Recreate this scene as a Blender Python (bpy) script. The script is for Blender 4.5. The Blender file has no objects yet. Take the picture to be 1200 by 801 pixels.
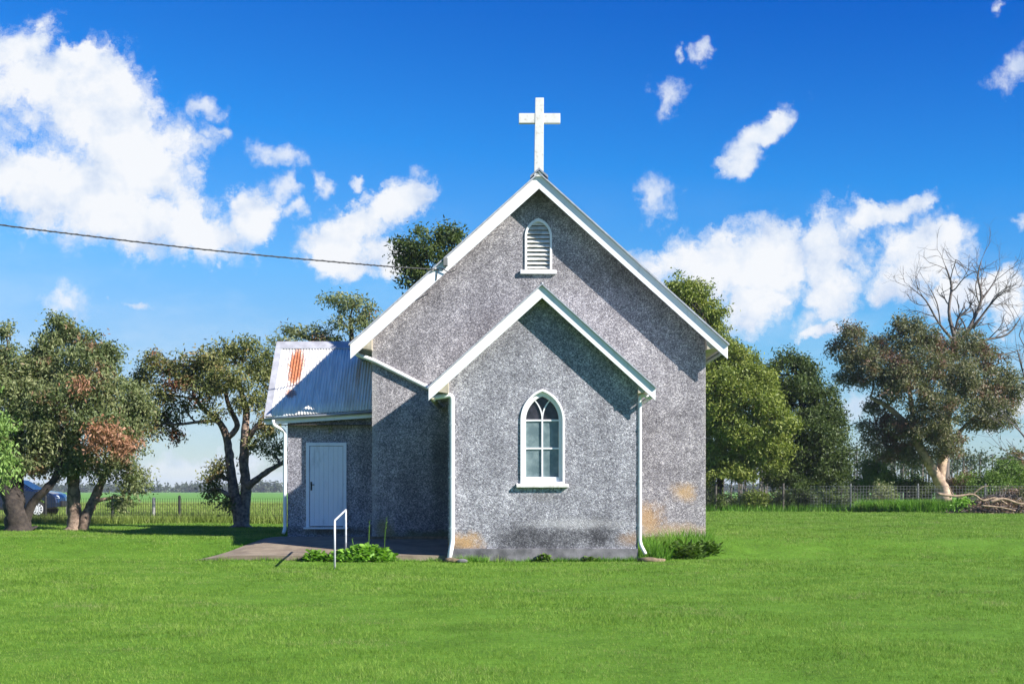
import bpy, bmesh, math, random
import numpy as np
from mathutils import Vector
R = math.radians
random.seed(7); rng = np.random.default_rng(7)
C = bpy.context.scene.collection
scene = bpy.context.scene

# ------------------------------------------------------------------ camera, sky, sun, exposure
EYE = 1.65
cam_d = bpy.data.cameras.new('camera'); cam = bpy.data.objects.new('camera', cam_d); C.objects.link(cam)
cam.location = (0, 0, EYE); cam.rotation_euler = (R(90), 0, 0)
cam_d.sensor_width = 36; cam_d.lens = 48; cam_d.shift_y = 0.1429; cam_d.clip_end = 9000; cam_d.clip_start = 0.1
scene.camera = cam
scene.view_settings.view_transform = 'Standard'; scene.view_settings.look = 'None'
scene.view_settings.exposure = 1.14; scene.view_settings.gamma = 1

SUNV = Vector((1, -0.55, 0.74)).normalized()          # direction towards the sun
elev = math.asin(SUNV.z); azim = math.atan2(SUNV.x, SUNV.y)
sd = bpy.data.lights.new('sun', 'SUN'); so = bpy.data.objects.new('sun', sd); C.objects.link(so)
sd.energy = 4.9; sd.angle = R(0.5); sd.color = (1.0, 0.955, 0.89)
so.rotation_euler = SUNV.to_track_quat('Z', 'Y').to_euler(); so.location = (30, -10, 40)

world = bpy.data.worlds.new('World'); scene.world = world; world.use_nodes = True
SKY_STRENGTH = 0.075

class G:                                               # terse node-graph builder
    def __init__(s, nt): s.nt = nt; s.N = nt.nodes; s.L = nt.links
    def n(s, t, **kw):
        nd = s.N.new(t)
        for k, v in kw.items(): setattr(nd, k, v)
        return nd
    def put(s, sock, v):
        if isinstance(v, bpy.types.NodeSocket): s.L.new(v, sock)
        else:
            if sock.type == 'RGBA' and len(v) == 3: v = (*v, 1)
            sock.default_value = v
    def m(s, op, a, b=0.0, c=0.0, clamp=False):
        nd = s.n('ShaderNodeMath', operation=op, use_clamp=clamp)
        s.put(nd.inputs[0], a); s.put(nd.inputs[1], b)
        if op in ('MULTIPLY_ADD', 'COMPARE', 'SMOOTH_MIN', 'SMOOTH_MAX'): s.put(nd.inputs[2], c)
        return nd.outputs[0]
    def vm(s, op, a, b=None, scale=None):
        nd = s.n('ShaderNodeVectorMath', operation=op)
        s.put(nd.inputs[0], a)
        if b is not None: s.put(nd.inputs[1], b)
        if scale is not None: s.put(nd.inputs['Scale'], scale)
        return nd.outputs['Value'] if op in ('LENGTH', 'DOT_PRODUCT') else nd.outputs[0]
    def noise(s, vec, scale, detail=4, rough=.55, out='Fac', dist=0):
        nd = s.n('ShaderNodeTexNoise'); s.put(nd.inputs['Vector'], vec)
        nd.inputs['Scale'].default_value = scale; nd.inputs['Detail'].default_value = detail
        nd.inputs['Roughness'].default_value = rough; nd.inputs['Distortion'].default_value = dist
        return nd.outputs[out]
    def ss(s, v, a, b, lo=0.0, hi=1.0):
        nd = s.n('ShaderNodeMapRange', interpolation_type='SMOOTHSTEP')
        s.put(nd.inputs[0], v)
        for i, q in enumerate((a, b, lo, hi)): s.put(nd.inputs[i + 1], q)
        return nd.outputs[0]
    def mix(s, f, a, b, mode='MIX'):
        nd = s.n('ShaderNodeMix', data_type='RGBA', blend_type=mode, clamp_factor=True)
        s.put(nd.inputs[0], f); s.put(nd.inputs[6], a); s.put(nd.inputs[7], b)
        return nd.outputs[2]
    def ramp(s, f, stops):
        nd = s.n('ShaderNodeValToRGB'); s.put(nd.inputs[0], f)
        e = nd.color_ramp.elements
        while len(e) < len(stops): e.new(0.5)
        for q, (p, c) in zip(e, stops): q.position = p; q.color = (*c, 1)
        return nd.outputs[0]
    def xyz(s, v):
        nd = s.n('ShaderNodeSeparateXYZ'); s.put(nd.inputs[0], v); return nd.outputs
    def comb(s, x, y, z):
        nd = s.n('ShaderNodeCombineXYZ')
        for i, q in enumerate((x, y, z)): s.put(nd.inputs[i], q)
        return nd.outputs[0]

def sky_world():
    g = G(world.node_tree); g.N.clear()
    sky = g.n('ShaderNodeTexSky', sky_type='NISHITA'); sky.sun_disc = False
    sky.sun_elevation = elev; sky.sun_rotation = azim
    sky.air_density = 1.0; sky.dust_density = 0.2; sky.ozone_density = 2.0; sky.altitude = 50
    d = g.vm('NORMALIZE', g.n('ShaderNodeTexCoord').outputs['Generated'])
    x, y, z = g.xyz(d)[:3]
    # a deep, polarised blue overhead
    up = g.ss(z, -0.02, 0.42)
    side = g.ss(x, -0.45, 0.45)
    deep = g.ramp(g.m('ADD', up, g.m('MULTIPLY', g.m('SUBTRACT', side, .5), .22)), [(0.0, (.46, .56, .74)), (0.12, (.44, .60, .80)), (0.30, (.30, .66, .96)), (0.62, (.075, .54, 1.05)), (1.0, (.0, .31, .96))])
    col = g.mix(1.0, sky.outputs[0], deep, 'MULTIPLY')
    # clouds, by direction in the sky (far away): u along the horizon, v upwards
    ay = g.m('MAXIMUM', g.m('ABSOLUTE', y), 0.05)
    u = g.m('DIVIDE', x, ay); v = g.m('DIVIDE', z, ay)
    uv = g.comb(u, v, g.m('MULTIPLY', y, .3))
    w1 = g.vm('SUBTRACT', g.noise(uv, 26, 3, .5, 'Color'), (.5, .5, .5))
    w2 = g.vm('SUBTRACT', g.noise(uv, 75, 5, .62, 'Color'), (.5, .5, .5))
    p = g.vm('ADD', uv, g.vm('ADD', g.vm('SCALE', w1, scale=.040), g.vm('SCALE', w2, scale=.022)))
    pc = g.xyz(p); p = g.comb(pc[0], pc[1], 0.0)
    blobs = [(45,105,60,45,0),(115,125,75,55,-20),(160,185,65,60,0),(60,215,85,48,0),(140,250,95,40,-10),(225,272,55,30,-15),(25,52,45,22,20),(5,205,35,38,0),(100,75,38,18,-20),
      (238,126,17,11,-20),(246,156,13,9,0),(320,179,27,12,-15),(231,198,5,9,0),(300,252,32,30,0),(327,222,12,16,0),(375,215,9,16,0),
      (466,238,40,24,28),(400,288,48,32,20),(455,300,26,24,0),(430,214,12,5,0),(395,310,34,20,0),(425,262,40,25,30),
      (80,353,26,15,0),(157,355,13,4,0),(15,100,22,14,0),(345,250,10,10,0),
      (781,112,15,14,0),(822,57,10,9,0),(797,61,5,6,0),(890,160,48,17,38),(868,183,26,20,20),(765,232,16,20,0),
      (850,312,88,38,0),(905,300,45,45,30),(885,358,34,28,0),(970,300,34,50,-20),(975,345,30,34,0),(1040,248,50,15,18),(1000,262,26,14,25),(1080,300,46,38,25),(1050,325,34,25,0),(1048,277,20,10,0),
      (1150,345,42,20,15),(1185,350,25,30,0),(1190,73,26,12,30),(1196,256,9,9,0),(1180,8,7,7,0),(1120,345,30,22,0),
      (225,552,60,18,0),(280,540,30,14,0),(150,565,60,14,0),(960,395,30,10,0),(925,560,60,20,0),(300,563,30,8,0),(60,470,40,12,0),(1010,470,24,14,0),(1180,480,40,16,0),(200,500,22,5,0),(950,380,20,12,0),
      (-120,180,110,70,0),(-260,330,90,50,0),(1320,260,80,45,10),(1450,120,90,40,0),(-90,480,80,30,0)]
    best = None; small = None
    for (cx, cy, rx, ry, rot) in blobs:
        mp = g.n('ShaderNodeMapping', vector_type='TEXTURE'); g.put(mp.inputs[0], p)
        mp.inputs[1].default_value = ((cx-600)/1600, (572-cy)/1600, 0)
        mp.inputs[2].default_value = (0, 0, R(rot)); mp.inputs[3].default_value = (rx/1600, ry/1600, 1)
        ln = g.vm('LENGTH', mp.outputs[0])
        # soft falloff relative to the cloud's own size, then keep the nearest
        if min(rx, ry) < 17.5 and max(rx, ry) < 30: small = ln if small is None else g.m('SMOOTH_MIN', small, ln, .2)
        else: best = ln if best is None else g.m('SMOOTH_MIN', best, ln, .25)
    fine = g.noise(g.vm('ADD', uv, g.vm('SCALE', w2, scale=.03)), 34, 9, .66)
    fld = g.m('ADD', best, g.m('MULTIPLY', g.m('SUBTRACT', fine, .5), 1.9))
    mask = g.ss(fld, 1.42, .64)
    wisp = g.noise(g.vm('MULTIPLY', uv, (1, .8, 1)), 95, 8, .66)
    msm = g.m('MULTIPLY', g.ss(g.m('ADD', small, g.m('MULTIPLY', g.m('SUBTRACT', wisp, .5), 2.9)), 1.7, .0), .80)
    mask = g.m('MAXIMUM', mask, msm)
    front = g.ss(y, .05, .15)
    # elsewhere in the sky: scattered fair-weather clouds
    gen = g.ss(g.noise(g.vm('MULTIPLY', d, (1, 1, 2.2)), 3.2, 9, .58), .60, .72)
    gen = g.m('MULTIPLY', gen, g.m('SUBTRACT', 1.0, front))
    mask = g.m('ADD', g.m('MULTIPLY', mask, front), gen, clamp=True)
    mask = g.m('MULTIPLY', mask, g.ss(z, -.005, .02))
    mask = g.m('MULTIPLY', mask, g.ss(v, .0, .10, .62, 1.0))
    shade = g.m('ADD', g.noise(g.vm('ADD', uv, (.01, -.012, 0)), 30, 6, .55), g.m('MULTIPLY', g.ss(fld, .9, .1), .10))
    ccol = g.ramp(shade, [(.36, (3.8, 4.4, 5.5)), (.48, (4.8, 5.2, 5.85)), (.60, (5.6, 5.75, 6.0))])
    veil = g.m('MULTIPLY', g.ss(g.noise(g.vm('MULTIPLY', uv, (1, 2.2, 1)), 9, 6, .6), .45, .75), g.ss(v, .24, .02, 0, .40))
    col = g.mix(veil, col, (4.8, 5.5, 6.3))
    col = g.mix(mask, col, ccol)
    bg = g.n('ShaderNodeBackground'); g.put(bg.inputs[0], col); bg.inputs[1].default_value = SKY_STRENGTH
    out = g.n('ShaderNodeOutputWorld'); g.L.new(bg.outputs[0], out.inputs[0])
sky_world()

# ------------------------------------------------------------------ helpers
def W(px, py, D):                                      # direction towards a spot at distance D -> world point
    return Vector(((px-600)/1600*D, D, EYE + (572-py)/1600*D))
def sstep(t): t = np.clip(t, 0, 1); return t*t*(3-2*t)
def gz(x, y):
    x = np.asarray(x, float); y = np.asarray(y, float)
    z = .40*sstep((y-31.2)/3.6) - 2.2*np.clip((y-62)/1150, 0, 1.2)
    amp = np.where(y < 200, 1, 0)
    return z + amp*(.012*np.sin(x*.9+y*.37)+.010*np.sin(x*.31-y*.71+1.3))
def gzf(x, y): return float(gz(x, y))

def material(name):
    m = bpy.data.materials.new(name); m.use_nodes = True
    g = G(m.node_tree); b = g.N['Principled BSDF']
    return m, g, b
def simple(name, col, rough=.6, metal=0, nscale=6, namt=.25, bump=0, bscale=30, dark=None, spec=None):
    m, g, b = material(name)
    pos = g.n('ShaderNodeNewGeometry').outputs['Position']
    n1 = g.noise(pos, nscale, 6)
    dk = dark or tuple(c*(1-namt*1.6) for c in col)
    c = g.mix(g.ss(n1, .3, .72), dk, col)
    g.put(b.inputs['Base Color'], c); b.inputs['Roughness'].default_value = rough; b.inputs['Metallic'].default_value = metal
    if spec is not None: b.inputs['Specular IOR Level'].default_value = spec
    if bump:
        bn = g.n('ShaderNodeBump'); bn.inputs['Strength'].default_value = bump; bn.inputs['Distance'].default_value = .02
        g.put(bn.inputs['Height'], g.noise(pos, bscale, 6)); g.L.new(bn.outputs[0], b.inputs['Normal'])
    return m

def origin_of(o):
    while o.parent: o = o.parent
    return o.location
class MB:                                              # mesh builder, world coordinates
    def __init__(s): s.v = []; s.f = []
    def add(s, vs, fs):
        k = len(s.v); s.v += [tuple(q) for q in vs]; s.f += [tuple(i+k for i in f) for f in fs]; return s
    def box(s, x0, x1, y0, y1, z0, z1):
        return s.add([(x0,y0,z0),(x1,y0,z0),(x1,y1,z0),(x0,y1,z0),(x0,y0,z1),(x1,y0,z1),(x1,y1,z1),(x0,y1,z1)],
                     [(3,2,1,0),(4,5,6,7),(0,1,5,4),(1,2,6,5),(2,3,7,6),(3,0,4,7)])
    def prism(s, poly, y0, y1):                        # poly of (x,z), counter-clockwise seen from -y
        n = len(poly)
        vs = [(x,y0,z) for x,z in poly]+[(x,y1,z) for x,z in poly]
        return s.add(vs, [tuple(range(n)), tuple(range(2*n-1, n-1, -1))]+[(i,i+n,(i+1)%n+n,(i+1)%n) for i in range(n)])
    def prismx(s, poly, x0, x1):                       # poly of (y,z)
        n = len(poly)
        vs = [(x0,y,z) for y,z in poly]+[(x1,y,z) for y,z in poly]
        return s.add(vs, [tuple(range(n)), tuple(range(2*n-1, n-1, -1))]+[(i,i+n,(i+1)%n+n,(i+1)%n) for i in range(n)])
    def tube(s, pts, rad, n=8, cap=True):
        pts = [Vector(p) for p in pts]
        if not hasattr(rad, '__len__'): rad = [rad]*len(pts)
        k = len(s.v); a = None
        for i, p in enumerate(pts):
            t = (pts[min(i+1,len(pts)-1)]-pts[max(i-1,0)])
            if t.length < 1e-9: t = Vector((0,0,1))
            t.normalize()
            if a is None: a = t.cross(Vector((0.13,0.21,1)) if abs(t.z) < .95 else Vector((1,0,0)))
            a = a-t*a.dot(t)
            a = a.normalized() if a.length > 1e-6 else t.orthogonal().normalized()
            b = t.cross(a)
            for j in range(n):
                q = 2*math.pi*j/n; s.v.append(tuple(p+(a*math.cos(q)+b*math.sin(q))*rad[i]))
        for i in range(len(pts)-1):
            for j in range(n):
                s.f.append((k+i*n+j, k+i*n+(j+1)%n, k+(i+1)*n+(j+1)%n, k+(i+1)*n+j))
        if cap:
            s.f.append(tuple(k+j for j in range(n))[::-1]); s.f.append(tuple(k+(len(pts)-1)*n+j for j in range(n)))
        return s
    def strip(s, a, b, y0, y1):                        # band between two open xz polylines, given thickness in y
        n = len(a)
        for i in range(n-1):
            s.prism_quad(a[i], a[i+1], b[i+1], b[i], y0, y1, i == 0, i == n-2)
        return s
    def prism_quad(s, p, q, r, t, y0, y1, ca, cb):
        vs = [(x,y0,z) for x,z in (p,q,r,t)]+[(x,y1,z) for x,z in (p,q,r,t)]
        fs = [(0,1,2,3),(7,6,5,4),(0,4,5,1),(2,6,7,3)]
        if ca: fs.append((0,3,7,4))
        if cb: fs.append((1,5,6,2))
        return s.add(vs, fs)
    def build(s, name, mat, parent=None, smooth=False, bevel=0):
        me = bpy.data.meshes.new(name); o = bpy.data.objects.new(name, me)
        off = Vector((0,0,0))
        if parent is not None: off = origin_of(parent)
        me.from_pydata([(x-off.x,y-off.y,z-off.z) for x,y,z in s.v], [], s.f); me.validate()
        bm = bmesh.new(); bm.from_mesh(me); bmesh.ops.recalc_face_normals(bm, faces=bm.faces); bm.to_mesh(me); bm.free()
        me.materials.append(mat)
        if smooth: me.polygons.foreach_set('use_smooth', [True]*len(me.polygons))
        C.objects.link(o)
        if parent is not None: o.parent = parent
        if bevel:
            b = o.modifiers.new('bevel', 'BEVEL'); b.width = bevel; b.segments = 2; b.limit_method = 'ANGLE'
        return o
def tag(o, label=None, cat=None, group=None, kind=None):
    if label: o['label'] = label
    if cat: o['category'] = cat
    if group: o['group'] = group
    if kind: o['kind'] = kind
    return o
def thing(name, label, cat, loc, group=None):
    o = bpy.data.objects.new(name, None); C.objects.link(o); o.location = loc; o.empty_display_size = .3
    return tag(o, label, cat, group)
def nmesh(name, V, F, mat, parent=None, off=None):     # numpy verts (N,3), faces (M,k)
    me = bpy.data.meshes.new(name); V = np.asarray(V, np.float32)
    if parent is not None: V = V - np.array(origin_of(parent), np.float32)
    k = F.shape[1]
    me.vertices.add(len(V)); me.vertices.foreach_set('co', V.ravel())
    me.loops.add(F.size); me.loops.foreach_set('vertex_index', F.ravel().astype(np.int32))
    me.polygons.add(len(F)); me.polygons.foreach_set('loop_start', (np.arange(len(F))*k).astype(np.int32))
    me.update(calc_edges=True); me.materials.append(mat)
    o = bpy.data.objects.new(name, me); C.objects.link(o)
    if parent is not None: o.parent = parent
    return o

# ------------------------------------------------------------------ materials
def stain(g, X, Z, cx, cz, rx, rz, wob, amt=1.15, lo=1.15, hi=.15):
    a = g.m('DIVIDE', g.m('SUBTRACT', X, cx), rx); b = g.m('DIVIDE', g.m('SUBTRACT', Z, cz), rz)
    d = g.m('SQRT', g.m('ADD', g.m('MULTIPLY', a, a), g.m('MULTIPLY', b, b)))
    d = g.m('ADD', d, g.m('MULTIPLY', g.m('SUBTRACT', wob, .5), amt*2))
    return g.ss(d, lo, hi)
def roughcast(name, stains, tint=(1,1,1)):
    m, g, b = material(name)
    pos = g.n('ShaderNodeNewGeometry').outputs['Position']
    X, Y, Z = g.xyz(pos)[:3]
    jit = g.vm('SCALE', g.vm('SUBTRACT', g.noise(pos, 30, 3, .5, 'Color'), (.5,.5,.5)), scale=.05)
    pj = g.vm('ADD', pos, jit)
    vo = g.n('ShaderNodeTexVoronoi'); g.put(vo.inputs['Vector'], pj); vo.inputs['Scale'].default_value = 44
    vc = g.xyz(vo.outputs['Color'])[0]
    vo2 = g.n('ShaderNodeTexVoronoi'); g.put(vo2.inputs['Vector'], pj); vo2.inputs['Scale'].default_value = 88
    vc2 = g.xyz(vo2.outputs['Color'])[1]
    mixv = g.m('ADD', g.m('MULTIPLY', vc, .62), g.m('MULTIPLY', vc2, .38))
    big = g.noise(pos, 1.1, 5, .6); mid = g.noise(pos, 4.5, 5, .62)
    streak = g.noise(g.vm('MULTIPLY', pos, (1, 1, .18)), 2.6, 5, .6)
    bias = g.m('ADD', g.m('MULTIPLY', g.m('SUBTRACT', big, .5), .55), g.m('MULTIPLY', g.m('SUBTRACT', mid, .5), .50))
    bias = g.m('ADD', bias, g.m('MULTIPLY', g.m('SUBTRACT', streak, .5), .35))
    f = g.m('ADD', mixv, bias)
    t = lambda c: tuple(a*q for a, q in zip(c, tint))
    col = g.ramp(f, [(.06, t((.095,.092,.100))), (.34, t((.180,.174,.186))), (.56, t((.275,.267,.280))), (.76, t((.41,.40,.41))), (.97, t((.70,.68,.68)))])
    wob = g.m('ADD', g.m('MULTIPLY', g.noise(pos, 3.0, 5, .65), .62), g.m('MULTIPLY', g.noise(pos, 15, 5, .7), .38))
    for (cx, cz, rx, rz, colr, op, mode) in stains:
        k = g.m('MULTIPLY', stain(g, X, Z, cx, cz, rx, rz, wob), op)
        col = g.mix(k, col, colr, mode)
    g.put(b.inputs['Base Color'], col); b.inputs['Roughness'].default_value = .92; b.inputs['Specular IOR Level'].default_value = .2
    bn = g.n('ShaderNodeBump'); bn.inputs['Strength'].default_value = .55; bn.inputs['Distance'].default_value = .012
    g.put(bn.inputs['Height'], g.m('ADD', g.m('MULTIPLY', vo.outputs['Distance'], -1.6), g.m('MULTIPLY', vo2.outputs['Distance'], -.6)))
    g.L.new(bn.outputs[0], b.inputs['Normal'])
    return m
OCH = (.50,.29,.10); BLK = (.10,.10,.11)
M = {}
M['cast_chancel'] = roughcast('roughcast_front', [
    (-1.05,.42,.55,.28,OCH,.75,'MIX'), (2.65,.50,.35,.2,(.36,.22,.11),.55,'MIX'), (.95,.50,1.45,.50,BLK,.62,'MULTIPLY'), (2.0,.65,.50,.50,BLK,.65,'MULTIPLY'),
    (.2,.45,.7,.35,BLK,.5,'MULTIPLY'), (-1.3,.2,.3,.3,(.12,.10,.07),.6,'MIX'), (.69,1.45,.40,.14,(.12,.11,.10),.35,'MIX'), (1.5,.85,1.4,.16,(.62,.60,.60),.35,'MIX')], (1,1.01,1.05))
M['cast_nave'] = roughcast('roughcast_main', [
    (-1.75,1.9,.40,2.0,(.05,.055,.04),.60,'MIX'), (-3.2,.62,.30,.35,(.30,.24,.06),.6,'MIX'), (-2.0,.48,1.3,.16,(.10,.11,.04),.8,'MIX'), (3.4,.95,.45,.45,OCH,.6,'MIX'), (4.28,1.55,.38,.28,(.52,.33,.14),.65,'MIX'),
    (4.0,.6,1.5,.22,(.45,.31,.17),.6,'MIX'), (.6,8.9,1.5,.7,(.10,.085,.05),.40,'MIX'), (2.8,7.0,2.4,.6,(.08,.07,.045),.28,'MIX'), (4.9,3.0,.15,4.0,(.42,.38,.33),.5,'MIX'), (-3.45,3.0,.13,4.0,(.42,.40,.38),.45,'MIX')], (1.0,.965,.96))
M['cast_vestry'] = roughcast('roughcast_vestry', [(-4.4,.55,2.2,.16,(.10,.085,.05),.75,'MIX'), (-4.75,3.2,.9,.16,(.2,.16,.13),.4,'MIX')], (.95,.95,1.0))
M['plinth'] = simple('plinth_render', (.22,.21,.22), .85, nscale=3, namt=.45, bump=.3, dark=(.07,.068,.072))
M['white'] = simple('white_paint', (.82,.82,.82), .5, nscale=2.2, namt=.10, dark=(.72,.71,.69))
M['white_pipe'] = simple('white_pipe', (.80,.80,.79), .35, nscale=3, namt=.08)
M['old_white'] = simple('weathered_white', (.78,.77,.73), .7, nscale=7, namt=.2, bump=.3, dark=(.50,.48,.42))
M['door_paint'] = simple('door_paint', (.74,.75,.80), .5, nscale=2, namt=.08)
M['tan'] = simple('eave_lining', (.50,.44,.33), .7, namt=.25)
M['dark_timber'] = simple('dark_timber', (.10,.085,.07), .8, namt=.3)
M['moss_metal'] = simple('mossy_gutter', (.34,.33,.24), .8, nscale=20, namt=.4, dark=(.13,.13,.07))
M['grey_metal'] = simple('grey_metal', (.34,.36,.40), .5, metal=.3, nscale=5, namt=.2)
M['black'] = simple('black_metal', (.02,.02,.02), .6)
M['cable'] = simple('cable_sheath', (.03,.03,.032), .6)
M['steel'] = simple('galvanised_steel', (.17,.175,.17), .7, metal=.0, namt=.2)
M['old_post'] = simple('old_grey_post', (.42,.40,.36), .9)
M['concrete'] = simple('concrete', (.27,.215,.15), .9, nscale=2.5, namt=.35, bump=.4, bscale=25, dark=(.17,.13,.09))
M['concrete2'] = simple('mossy_concrete', (.26,.18,.11), .9, nscale=8, namt=.35, bump=.5, dark=(.10,.08,.045))
M['bark_grey'] = simple('grey_bark', (.33,.235,.175), .9, nscale=9, namt=.4, bump=1.0, bscale=14, dark=(.095,.062,.045))
M['bark_dark'] = simple('dark_bark', (.055,.042,.033), .95, nscale=7, namt=.4, bump=1.0, bscale=14, dark=(.018,.014,.012))
M['bark_tan'] = simple('smooth_tan_bark', (.52,.37,.25), .8, nscale=3, namt=.3, bump=.6, bscale=8, dark=(.22,.15,.11))
M['dead_wood'] = simple('dead_wood', (.15,.125,.11), .9, nscale=5, namt=.3, bump=.5)
M['pile_wood'] = simple('pale_dead_wood', (.42,.30,.20), .9, nscale=6, namt=.35, bump=.5)

def roof_mat(name, rust=True, base=(.84,.81,.77)):
    m, g, b = material(name)
    pos = g.n('ShaderNodeNewGeometry').outputs['Position']; X, Y, Z = g.xyz(pos)[:3]
    wob = g.m('ADD', g.m('MULTIPLY', g.noise(g.vm('MULTIPLY', pos, (3.5, .5, .5)), 6, 8, .75), .6), g.m('MULTIPLY', g.noise(pos, 22, 4, .7), .4))
    col = g.mix(g.ss(g.noise(g.vm('MULTIPLY', pos, (4, .5, .5)), 3, 5, .6), .3, .75), tuple(c*.72 for c in base), base)
    if rust:
        k = stain(g, X, Z, -5.70, 4.85, .21, .56, wob, 1.5, 1.2, .7)
        k = g.m('MAXIMUM', k, g.m('MULTIPLY', stain(g, X, Z, -5.72, 4.10, .14, .15, wob, 2.0, 1.0, .7), .8))
        col = g.mix(k, col, g.ramp(g.noise(pos, 14, 5), [(.3, (.24,.075,.035)), (.6, (.42,.15,.06)), (.8, (.52,.32,.18))]))
        k2 = g.m('MULTIPLY', stain(g, X, Z, -4.02, 4.75, .09, .65, wob, .7), .7)
        col = g.mix(k2, col, (.55,.33,.16))
        k3 = g.m('MULTIPLY', stain(g, X, Z, -4.15, 3.85, .20, .35, wob, .8), .35)
        col = g.mix(k3, col, (.42,.30,.18))
    g.put(b.inputs['Base Color'], col); b.inputs['Metallic'].default_value = .0; b.inputs['Roughness'].default_value = .38
    return m
M['roof_iron'] = roof_mat('galvanised_roof_iron'); M['main_roof'] = roof_mat('main_roof_iron', False, (.40,.42,.46))
M['flashing'] = simple('ridge_flashing', (.50,.50,.53), .45, metal=.2, nscale=4, namt=.2)

def worn_white(name, base, amt=.5):
    m, g, b = material(name); pos = g.n('ShaderNodeNewGeometry').outputs['Position']
    n = g.noise(g.vm('MULTIPLY', pos, (1, 1, .35)), 5, 8, .7); n2 = g.noise(pos, 34, 6, .7)
    c = g.mix(g.ss(n, .50, .78), base, tuple(q*.72 for q in base))
    c = g.mix(g.m('MULTIPLY', g.ss(n2, .66, .74), amt), c, (.30,.27,.22))
    g.put(b.inputs['Base Color'], c); g.put(b.inputs['Roughness'], g.ss(n2, .3, .7, .4, .7))
    bn = g.n('ShaderNodeBump'); bn.inputs['Strength'].default_value = .25; bn.inputs['Distance'].default_value = .01
    g.put(bn.inputs['Height'], g.noise(g.vm('MULTIPLY', pos, (1, 1, 1)), 18, 6)); g.L.new(bn.outputs[0], b.inputs['Normal']); return m
M['white'] = worn_white('worn_white_paint', (.77,.77,.77)); M['door_paint'] = worn_white('worn_door_paint', (.74,.75,.80), .6)
def glass_mat(name, col, col2):
    m, g, b = material(name)
    pos = g.n('ShaderNodeNewGeometry').outputs['Position']
    g.put(b.inputs['Base Color'], g.mix(g.ss(g.noise(pos, 5, 5), .35, .7), col, col2)); b.inputs['Roughness'].default_value = .16
    bn = g.n('ShaderNodeBump'); bn.inputs['Strength'].default_value = .5; bn.inputs['Distance'].default_value = .01
    g.put(bn.inputs['Height'], g.noise(pos, 70, 3)); g.L.new(bn.outputs[0], b.inputs['Normal'])
    return m
M['glass'] = glass_mat('obscure_glass', (.105,.15,.16), (.18,.235,.24)); M['glass_dark'] = glass_mat('dark_glass', (.018,.018,.022), (.045,.04,.05))

def leaf_mat(name, cols, patches=(), scale=.9, trans=.24):
    m, g, b = material(name)
    geo = g.n('ShaderNodeNewGeometry'); pos = geo.outputs['Position']; ri = geo.outputs['Random Per Island']
    n = g.noise(pos, scale, 3, .6)
    f = g.m('ADD', g.m('MULTIPLY', ri, .38), g.m('MULTIPLY', g.m('SUBTRACT', n, .20), .95))
    k = len(cols)
    col = g.ramp(f, [((i+.3)/k, c) for i, c in enumerate(cols)])
    for (nscale, th, pc, off) in patches:
        q = g.ss(g.m('ADD', g.noise(g.vm('ADD', pos, (off,off,off)), nscale, 2), g.m('MULTIPLY', ri, .10)), th, th+.08)
        col = g.mix(q, col, pc)
    g.put(b.inputs['Base Color'], col); b.inputs['Roughness'].default_value = .5; b.inputs['Specular IOR Level'].default_value = .22
    tr = g.n('ShaderNodeBsdfTranslucent'); g.put(tr.inputs[0], g.mix(1.0, col, (1.2,1.35,.6), 'MULTIPLY'))
    mx = g.n('ShaderNodeMixShader'); mx.inputs[0].default_value = trans
    g.L.new(b.outputs[0], mx.inputs[1]); g.L.new(tr.outputs[0], mx.inputs[2])
    g.L.new(mx.outputs[0], g.N['Material Output'].inputs[0])
    return m
M['leaf_gum'] = leaf_mat('gum_leaves', [(.06,.085,.033),(.11,.145,.055),(.18,.205,.085),(.27,.27,.13)], [(.8,.635,(.22,.13,.075),3.0)])
M['leaf_gum_red'] = leaf_mat('reddening_gum_leaves', [(.06,.080,.030),(.115,.140,.045),(.190,.200,.07),(.27,.25,.11)], [(.8,.64,(.20,.085,.05),9.0),(.7,.62,(.29,.20,.08),21.0)])
M['leaf_bright'] = leaf_mat('bright_leaves', [(.09,.15,.035),(.16,.26,.06),(.25,.36,.10)], [])
M['leaf_olive'] = leaf_mat('olive_leaves', [(.07,.100,.018),(.13,.170,.03),(.21,.245,.05),(.31,.32,.08)], [])
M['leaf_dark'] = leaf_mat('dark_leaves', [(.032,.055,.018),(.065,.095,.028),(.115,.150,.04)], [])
M['leaf_euc'] = leaf_mat('grey_green_leaves', [(.060,.070,.034),(.105,.118,.056),(.17,.17,.088),(.25,.215,.13)], [(.6,.60,(.18,.105,.075),5.0)])
M['leaf_shrub'] = leaf_mat('shrub_leaves', [(.045,.085,.018),(.10,.17,.03),(.17,.25,.05)], [])
M['leaf_dead'] = leaf_mat('dead_leaves', [(.10,.06,.04),(.20,.13,.09),(.30,.22,.15)], [])
M['leaf_copper'] = leaf_mat('copper_leaves', [(.20,.09,.05),(.32,.16,.09),(.42,.25,.16)], [])
M['leaf_weed'] = leaf_mat('weed_leaves', [(.09,.20,.02),(.17,.34,.04),(.27,.46,.08)], [], trans=.35)
M['leaf_far'] = leaf_mat('far_leaves', [(.04,.055,.03),(.07,.09,.045)], [])
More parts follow.
